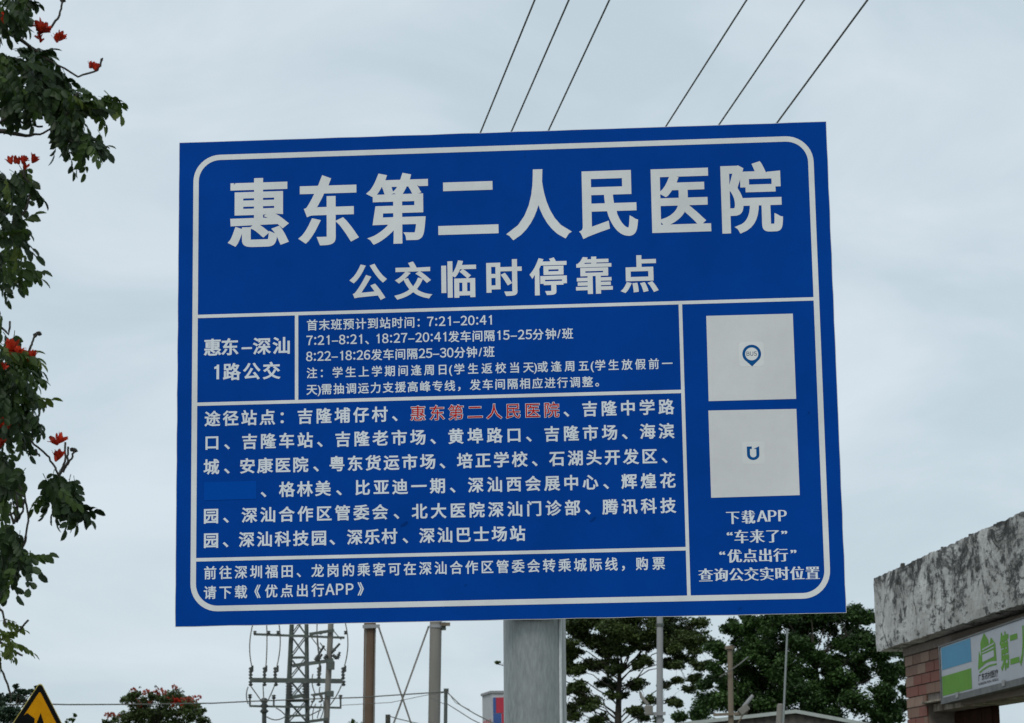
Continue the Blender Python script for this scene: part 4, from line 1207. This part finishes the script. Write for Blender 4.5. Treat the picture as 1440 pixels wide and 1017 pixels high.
# where the leaves hang: (u, v, half width, half height, how many, direction in the picture, light share)
zones = [
    (18, 8, 24, 16, 16, 40, .1), (30, 22, 18, 14, 8, 60, .15), (6, 30, 12, 14, 6, 90, .2),
    (10, 88, 16, 12, 9, 20, .2), (40, 80, 22, 14, 14, 15, .08), (62, 95, 20, 16, 14, 20, .05), (25, 115, 25, 18, 18, 60, .1), (60, 128, 26, 20, 20, 40, .08),
    (90, 128, 18, 16, 13, 25, .12), (115, 140, 16, 12, 9, 20, .2), (138, 146, 12, 8, 6, 15, .35), (158, 142, 7, 5, 3, 10, .6), (25, 150, 24, 12, 11, 80, .2), (75, 150, 22, 12, 9, 60, .4),
    (88, 182, 14, 10, 8, 50, .15), (105, 185, 16, 8, 8, 30, .1), (120, 196, 14, 8, 7, 35, .12), (140, 202, 8, 6, 4, 20, .3), (112, 215, 10, 8, 5, 80, .1), (100, 160, 16, 9, 7, 40, .1),
    (14, 256, 14, 8, 7, 40, .3), (38, 258, 12, 8, 5, 50, .2), (28, 272, 14, 8, 5, 70, .15), (8, 290, 10, 14, 7, 60, .3), (12, 325, 14, 12, 9, 50, .3), (26, 315, 8, 6, 3, 20, .2), (30, 340, 10, 8, 4, 30, .35), (10, 355, 12, 12, 8, 60, .3), (10, 385, 12, 9, 6, 60, .3), (28, 382, 9, 7, 4, 30, .4), (4, 405, 5, 5, 2, 80, .2),
    (0, 445, 4, 5, 1, 85, .3),
    (8, 485, 10, 8, 5, 40, .4), (28, 492, 14, 8, 7, 10, .5), (44, 500, 6, 5, 2, 0, .6), (20, 515, 18, 12, 10, 50, .4), (42, 526, 6, 5, 2, 10, .6), (20, 540, 18, 12, 13, 50, .1), (40, 552, 8, 5, 3, 20, .5), (15, 565, 16, 12, 12, 70, .05), (36, 572, 12, 10, 7, 60, .08), (50, 592, 8, 8, 5, 70, .05), (20, 592, 16, 10, 8, 70, .08), (34, 612, 9, 7, 4, 80, .1), (6, 615, 8, 8, 3, 80, .1),
    (4, 650, 5, 7, 3, 60, .1), (16, 668, 10, 6, 4, 50, .15), (8, 685, 8, 7, 4, 80, .1), (26, 674, 5, 4, 1, 60, .1),
    (78, 682, 12, 5, 5, 95, .1), (92, 684, 10, 8, 7, 60, .06), (100, 700, 10, 8, 7, 65, .06), (112, 712, 8, 6, 5, 60, .06), (65, 690, 6, 5, 2, 120, .2), (72, 706, 6, 6, 3, 115, .15), (96, 712, 7, 5, 2, 85, .1),
    (2, 695, 3, 5, 1, 85, .3), (10, 752, 12, 8, 5, 60, .08), (22, 762, 14, 9, 7, 50, .08), (8, 780, 10, 12, 6, 80, .08), (34, 778, 6, 7, 4, 55, .15), (42, 792, 5, 5, 2, 60, .1), (12, 808, 8, 8, 4, 85, .05), (3, 818, 5, 7, 2, 88, .1),
    (8, 884, 8, 5, 2, -15, 1.), (24, 878, 5, 3, 2, -25, 1.), (12, 898, 10, 4, 2, 15, 1.), (28, 904, 5, 3, 2, 25, 1.), (8, 918, 8, 5, 2, 30, 1.), (22, 914, 5, 3, 1, 30, 1.),
]
placed = []
zr = random.Random(21)
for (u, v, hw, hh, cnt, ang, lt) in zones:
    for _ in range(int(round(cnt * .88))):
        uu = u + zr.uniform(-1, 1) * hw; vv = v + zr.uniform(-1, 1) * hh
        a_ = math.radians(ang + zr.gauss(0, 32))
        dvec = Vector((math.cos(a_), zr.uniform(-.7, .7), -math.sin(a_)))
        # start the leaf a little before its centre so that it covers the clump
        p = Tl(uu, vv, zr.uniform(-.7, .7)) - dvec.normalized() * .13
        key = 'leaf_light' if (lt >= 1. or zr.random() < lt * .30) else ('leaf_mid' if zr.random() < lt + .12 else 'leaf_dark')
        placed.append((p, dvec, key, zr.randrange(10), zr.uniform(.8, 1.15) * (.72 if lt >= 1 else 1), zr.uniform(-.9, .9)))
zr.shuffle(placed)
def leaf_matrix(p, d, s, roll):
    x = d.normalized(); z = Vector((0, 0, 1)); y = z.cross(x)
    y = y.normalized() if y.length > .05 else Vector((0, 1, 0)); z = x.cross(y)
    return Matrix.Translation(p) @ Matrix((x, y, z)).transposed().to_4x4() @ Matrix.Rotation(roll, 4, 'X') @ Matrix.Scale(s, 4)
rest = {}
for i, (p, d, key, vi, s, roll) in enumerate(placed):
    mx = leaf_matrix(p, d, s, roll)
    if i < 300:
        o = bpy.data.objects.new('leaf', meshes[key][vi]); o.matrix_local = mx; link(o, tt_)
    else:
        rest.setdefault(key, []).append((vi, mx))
for _ in range(420):    # the crown outside the picture, up to the trunk
    uu, vv = zr.uniform(-620, -45), zr.uniform(-350, 820)
    if math.hypot((uu + 330) / 320, (vv - 230) / 560) > 1: continue
    a_ = math.radians(zr.uniform(0, 180)); rest.setdefault('leaf_dark', []).append((zr.randrange(10), leaf_matrix(Tl(uu, vv, zr.uniform(-2.4, 2.4)), Vector((math.cos(a_), zr.uniform(-.7, .7), -math.sin(a_))), 1.1, 0)))
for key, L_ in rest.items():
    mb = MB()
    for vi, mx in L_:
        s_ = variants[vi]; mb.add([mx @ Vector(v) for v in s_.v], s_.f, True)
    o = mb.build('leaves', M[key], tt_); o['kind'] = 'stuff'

def tulip_flower(mb, p, s, d):
    """upturned cup of five frilled petals on a stalk"""
    d = d.normalized(); a_ = d.orthogonal().normalized(); b_ = d.cross(a_)
    for k in range(5):
        t_ = 2*math.pi*k/5 + rng.uniform(-.2, .2); o_ = a_*math.cos(t_) + b_*math.sin(t_); w_ = d.cross(o_)
        q = [(0, .10, .18), (.35, .42, .34), (.7, .62, .52), (1.0, .95 + rng.uniform(-.1, .2), .30), (1.12, 1.1, .05)]
        V_ = []
        for (h_, r_, wd_) in q:
            c = p + d*h_*s + o_*r_*s*.62
            V_ += [c - w_*wd_*s*.6 + o_*.04*s*rng.uniform(-1, 1), c + o_*.06*s, c + w_*wd_*s*.6 + o_*.04*s*rng.uniform(-1, 1)]
        mb.add(V_, [f for j in range(4) for f in ((3*j, 3*j+1, 3*j+4, 3*j+3), (3*j+1, 3*j+2, 3*j+5, 3*j+4))], True)
for (u, v, n_, sp_, s) in ((60, 40, 14, 6.5, .06), (81, 53, 4, 4, .06), (56, 54, 3, 5, .04), (131, 93, 6, 5.5, .05), (18, 226, 2, 2, .058), (32, 227, 3, 4, .055), (45, 223, 2, 2, .058), (35, 234, 1, 1, .05),
                    (16, 488, 4, 3.5, .065), (24, 497, 4, 4, .06), (43, 502, 4, 4, .062), (82, 620, 2, 2.2, .075), (80, 643, 3, 3.5, .066), (2, 600, 5, 6, .055), (0, 625, 4, 5, .05), (27, 597, 1, 1, .045), (5, 25, 2, 4, .05), (3, 516, 2, 3, .04)):
    mb = MB()
    for _ in range(n_):
        p = Tl(u + rng.gauss(0, .62)*sp_, v + 4 + rng.gauss(0, .5)*sp_, rng.uniform(-.06, .06) - .45)
        tulip_flower(mb, p, s, Vector((rng.gauss(0, .55), rng.gauss(-.3, .5), 1)))
    o = mb.build('flower_cluster', M['flower'], tt_)
for (u, v, s) in ((88, 0, .035), (55, 469, .03), (49, 471, .018), (105, 633, .034), (101, 632, .02), (140, 92, .02), (36, 222, .02), (50, 634, .02), (4, 714, .02), (143, 84, .014)):
    mb = MB(); mb.tube([Tl(u-1, v+3), Tl(u, v), Tl(u+1.5, v-2.5)], [s*.4, s, s*.3], 7); mb.build('bud', M['twig'], tt_)

# ================================================================== WARNING SIGN
YW = 25.0
apx = at(58, 957.5, YW)
wl_ = empty('warning_sign', (apx.x - .03, YW, 0), 'yellow triangular village warning sign with black border, only its top in view', 'road sign')
a60 = .90; hgt = a60 * math.sqrt(3)/2; cz_ = apx.z - hgt * .667
wyaw = math.radians(14); tilt = math.radians(2.4)
def Wm(x, z, y):       # face coordinates: origin at the centroid
    xr_ = x*math.cos(tilt) + z*math.sin(tilt); zr2 = -x*math.sin(tilt) + z*math.cos(tilt)
    return (xr_*math.cos(wyaw) - y*math.sin(wyaw), xr_*math.sin(wyaw) + y*math.cos(wyaw), cz_ + zr2)
def tri(s, rc=.03):
    P = []
    R_ = hgt*.667*s
    for k in range(3):
        a_ = math.radians(90 - 120*k); c = ((R_ - 2*rc)*math.cos(a_), (R_ - 2*rc)*math.sin(a_))
        for j in range(7):
            b_ = a_ + math.radians(60 - 20*j); P.append((c[0] + rc*math.cos(b_), c[1] + rc*math.sin(b_)))
    return P
T1 = tri(1.0); n = len(T1)
mb = MB(); mb.add([Wm(x, z, 0) for x, z in T1] + [Wm(x, z, .004) for x, z in T1], [tuple(range(n)), tuple(range(n, 2*n))[::-1]] + [(i, i+n, (i+1) % n + n, (i+1) % n) for i in range(n)]); mb.build('panel', M['yellow_edge'], wl_)
poly('black_border', [T1 and tri(.975, .028), tri(.80, .012)], M['black'], wl_, 0, lambda x, z: Wm(x, z, -.002))
poly('yellow_face', tri(.80, .012), M['yellow'], wl_, 0, lambda x, z: Wm(x, z, -.0012))
zt_ = hgt*.667
house = [(-.33, .02), (-.115, zt_ - .335), (-.03, zt_ - .385), (-.03, -.12), (-.33, -.12)]
fir = [(.022, zt_ - .325), (.075, zt_ - .47), (.055, zt_ - .47), (.10, zt_ - .58), (.035, zt_ - .58), (.035, -.14), (.005, -.14), (.005, zt_ - .58), (-.055, zt_ - .58), (-.01, zt_ - .47), (-.028, zt_ - .47)]
poly('house_symbol', [(-.30, .02), (-.115, zt_ - .33), (-.035, zt_ - .385), (-.035, -.10), (-.30, -.10)], M['black'], wl_, 0, lambda x, z: Wm(x, z, -.0016))
poly('tree_symbol', fir, M['black'], wl_, 0, lambda x, z: Wm(x, z, -.0016))
MB().tube([(.03, .06, 0), (.03, .06, cz_ + .3)], .038, 20).build('pole', M['galv'], wl_)
MB().tube([(.03 + .042*math.cos(a_), .06 + .042*math.sin(a_), cz_ + .1) for a_ in [math.radians(t_) for t_ in range(0, 361, 20)]], .005, 6, cap=False).build('clamp', M['galv'], wl_)

# ================================================================== HOSPITAL GATE
GO = Vector((3.851, 26.0, 0)); GE = Vector((0.05797, -0.99832, 0)); GN = Vector((-0.99832, -0.05797, 0))
gate = empty('gate_structure', GO, 'old gate with a mould streaked concrete beam on a red brick wall', 'gate')
def G(s, z, t_=0.0): return GE * s - GN * t_ + Vector((0, 0, z))
SL = 10.2
# beam: a grid with broken, uneven edges
zb0, zb1, TH = 3.110, 3.893, .55
nx = 200
def zedge(s): return .004*math.sin(s*3.1) + .003*math.sin(s*9.7 + 1) + .003*math.sin(s*23 + 2)
mb = MB(); rows = []
prof = []
NZ = 10
for i in range(nx+1):
    s = SL*i/nx; r_ = random.Random(i)
    zt1 = zb1 + zedge(s)*.9 + r_.uniform(-.006, .006); zt0 = zb0 + .006*s + zedge(s + 30)*.6 + r_.uniform(-.005, .005)
    ring = []
    for j in range(NZ+1):
        f_ = j/NZ; ring.append(G(s, zt0 + (zt1 - zt0)*f_, (.008 if j in (0, NZ) else 0) + r_.uniform(-.004, .004)))
    ring.append(G(s, zt1 + r_.uniform(-.01, .006), .12)); ring.append(G(s, zt1 - .01, TH - .02)); ring.append(G(s, zt1 - .03, TH)); ring.append(G(s, zt0, TH)); ring.append(G(s, zt0 - .004, TH*.5))
    rows.append(ring)
k = len(rows[0])
vs = [p for r_ in rows for p in r_]
fs = [(i*k + j, i*k + (j+1) % k, (i+1)*k + (j+1) % k, (i+1)*k + j) for i in range(nx) for j in range(k)] + [tuple(range(k))[::-1], tuple(nx*k + j for j in range(k))]
# shift the beam so its texture's z runs from the bottom edge
mb.add([p - Vector((0, 0, zb0)) for p in vs], fs)
bo = mb.build('beam', M['plaster'], gate); bo.location = (0, 0, zb0)
for (s, r_) in ((1.35, .016), (1.3, .011), (3.1, .009), (4.2, .010)):
    MB().bevbox(G(s, zb1 - .005, .03) - Vector((r_*1.2, r_*2, 0)), G(s, zb1 + r_*1.2, .03) + Vector((r_*1.2, r_*2, r_)), r_*.4).build('loose_plaster', M['dark_post'], gate)

def gbox(name, s0, s1, z0, z1, t0, t1, mat, bev=0.0):
    Mx = Matrix((GE, -GN, Vector((0, 0, 1)))).transposed().to_4x4()
    mb = MB()
    if bev: mb.bevbox((s0, t0, z0), (s1, t1, z1), bev, Mx)
    else: mb.box((s0, t0, z0), (s1, t1, z1), Mx)
    return mb.build(name, mat, gate)
WT = .18
gbox('wall_core', .58, 1.50, 0, 3.10, WT + .014, .50, M['mortar'])
gbox('wall_core', 1.50, 2.95, 2.50, 3.10, WT + .014, .50, M['mortar'])
gbox('cement_band', .57, 2.75, 3.022, 3.104, WT - .02, WT + .02, M['mortar'], .006)
bh = .1075; bl = .38
mesh_b = {}
for nm in ('brick_a', 'brick_b', 'brick_c'):
    Mx = Matrix((GE, -GN, Vector((0, 0, 1)))).transposed().to_4x4()
    b_ = MB().bevbox((.006, 0, .005), (bl - .006, .018, bh - .005), .003, Mx)
    me = bpy.data.meshes.new('brick'); me.from_pydata(b_.v, [], b_.f); me.materials.append(M[nm]); me.update(); mesh_b[nm] = me
rb = random.Random(5)
row = 0; z = 3.018 - bh
while z > -.02:
    s_end = 2.90 if z > 2.5 else 1.50
    s = .58 - (bl * .5 if row % 2 else 0)
    while s < s_end - .04:
        a_ = max(s, .58); b_ = min(s + bl, s_end)
        if b_ - a_ > .06:
            nm = rb.choice(['brick_a', 'brick_a', 'brick_b', 'brick_b', 'brick_c'])
            o = bpy.data.objects.new('brick', mesh_b[nm]); sc = (b_ - a_) / bl
            # shorter end pieces are cut bricks: scale along the wall direction only
            if sc < .999:
                Mx = Matrix((GE, -GN, Vector((0, 0, 1)))).transposed().to_4x4()
                q = MB().bevbox((.006, 0, .005), (b_ - a_ - .006, .018, bh - .005), .003, Mx)
                me = bpy.data.meshes.new('brick'); me.from_pydata(q.v, [], q.f); me.materials.append(M[nm]); me.update(); o.data = me
            o.location = G(a_, z, WT - .006 + rb.uniform(-.003, .003)); link(o, gate)
        s += bl
    z -= bh; row += 1
# ledge, stained lintel and the recessed dark wall under it
gbox('ledge', 1.44, 2.85, 2.495, 2.515, WT - .05, WT + .02, M['mortar_white'], .004)
gbox('lintel', 1.50, SL, 2.415, 2.493, WT + .06, WT + .40, M['mortar_white'], .008)
gbox('header_rail', 2.70, SL, 3.03, 3.105, WT - .02, WT + .06, M['dark_wood'], .006)
gbox('lower_rail', 3.0, SL, 2.42, 2.492, WT - .02, WT + .055, M['dark_wood'], .006)
gbox('wall_core', 1.52, 3.02, 0, 2.413, .46, .52, M['dark_tile'])
r_ = random.Random(3)
for i in range(10):
    zz = 2.40 - (i+1)*.24
    for j in range(2 if i % 2 else 3):
        s0 = 1.53 + j*.74 - (0 if i % 2 else .37); s1 = s0 + .72
        s0, s1 = max(s0, 1.53), min(s1, 3.01)
        if s1 - s0 > .1: gbox('tile', s0, s1, max(zz, 0) + .004, zz + .236, .445, .459, M['dark_tile'], .003)
gbox('back_wall', 2.92, SL, 2.50, 3.10, WT + .065, WT + .3, M['mortar'])
gbox('near_pillar', SL - .8, SL, 0, 2.41, WT, .52, M['brick_b'])

# ================================================================== SIGNBOARD ON THE GATE
TB = .06
board = empty('gate_signboard', GO + G(2.70, 2.50, TB), 'white signboard with blue and green squares fixed under the concrete beam', 'signboard')
bo0 = G(2.70, 2.50, TB)
slope = (3.029 - 2.977) / 2.95
def Gb(s, z, t_=0.0): return G(s, z + slope*(s - 2.70)*.9, TB + t_) - bo0
def bquad(name, s0, s1, z0, z1, mat, t_=-.002):
    q = MB(); q.add([Gb(s0, z0, t_), Gb(s1, z0, t_), Gb(s1, z1, t_), Gb(s0, z1, t_)], [(0,1,2,3)]); return q.build(name, mat, board)
BE = SL - .5
def bbox(name, s0, s1, z0, z1, t0, t1, mat):
    q = MB(); vs = [Gb(s, z, t_) for s, t_, z in ((s0,t0,z0),(s1,t0,z0),(s1,t1,z0),(s0,t1,z0),(s0,t0,z1),(s1,t0,z1),(s1,t1,z1),(s0,t1,z1))]
    q.add(vs, [(0,3,2,1),(4,5,6,7),(0,1,5,4),(1,2,6,5),(2,3,7,6),(3,0,4,7)]); return q.build(name, mat, board)
bbox('panel', 2.70, BE, 2.505, 2.985, 0, .10, M['board_white'])
bbox('frame_rail', 2.68, BE, 2.445, 2.503, -.012, .10, M['board_frame'])
bbox('frame_rail', 2.68, BE, 2.987, 3.000, -.008, .10, M['board_frame'])
bbox('frame_stile', 2.665, 2.698, 2.445, 3.000, -.012, .10, M['board_frame'])
for s in (3.3, 5.0, 6.9): bbox('fixing', s, s + .09, 2.47, 2.52, -.02, -.013, M['bolt'])
bquad('blue_square', 2.74, 3.90, 2.765, 2.975, M['board_blue'])
bquad('green_square', 2.72, 3.875, 2.520, 2.705, M['board_green'])
def bf(x, z): return Gb(x, z, -.002)
def bf2(x, z): return Gb(x, z, -.004)
def lg(P): return [(4.12 + .69*x, 2.665 + .315*y) for x, y in P]
poly('house_logo', lg([(.02, .02), (.02, .10), (.11, .55), (.20, .34), (.20, .72), (.22, .78), (.42, 1.0), (.62, .76), (.64, .62), (.68, .64), (.74, .80), (.80, .78), (.96, .60), (.98, .12), (.70, .16), (.45, .15), (.22, .08)]), M['board_green'], board, 0, bf)
for P in ([(.30, .52), (.90, .60), (.90, .64), (.30, .56)], [(.27, .44), (.90, .50), (.90, .53), (.27, .47)], [(.28, .20), (.88, .26), (.88, .44), (.28, .40)]):
    poly('logo_window', lg(P), M['board_white'], board, 0, bf2)
poly('logo_swoosh', lg([(.06, -.04), (.30, .02), (.60, .07), (.98, .06), (.98, .015), (.60, .02), (.30, -.03), (.10, -.09)]), M['board_green'], board, 0, bf)
def btext(text, s0, s1, z, ew, eh, mat, dx=.015, dy=.012, name='lettering'):
    q = MB(); text_run(q, text, s0, s1, z, ew, eh, dx, dy, 4)
    q.v = [tuple(Gb(v[0], v[2], -.002)) for v in q.v]
    return q.build(name, mat, board)
btext('广东农村医疗', 4.12, 4.83, 2.600, .125, .068, M['black'], .012, .012)
btext('GUANGDONG RURAL MEDICAL', 4.12, 4.83, 2.543, .04, .026, M['black'], .02, .02)
btext('第二人民医院', 4.93, 4.93 + .31*6 + .03, 2.765, .305, .335, M['board_green'], .040, .030)
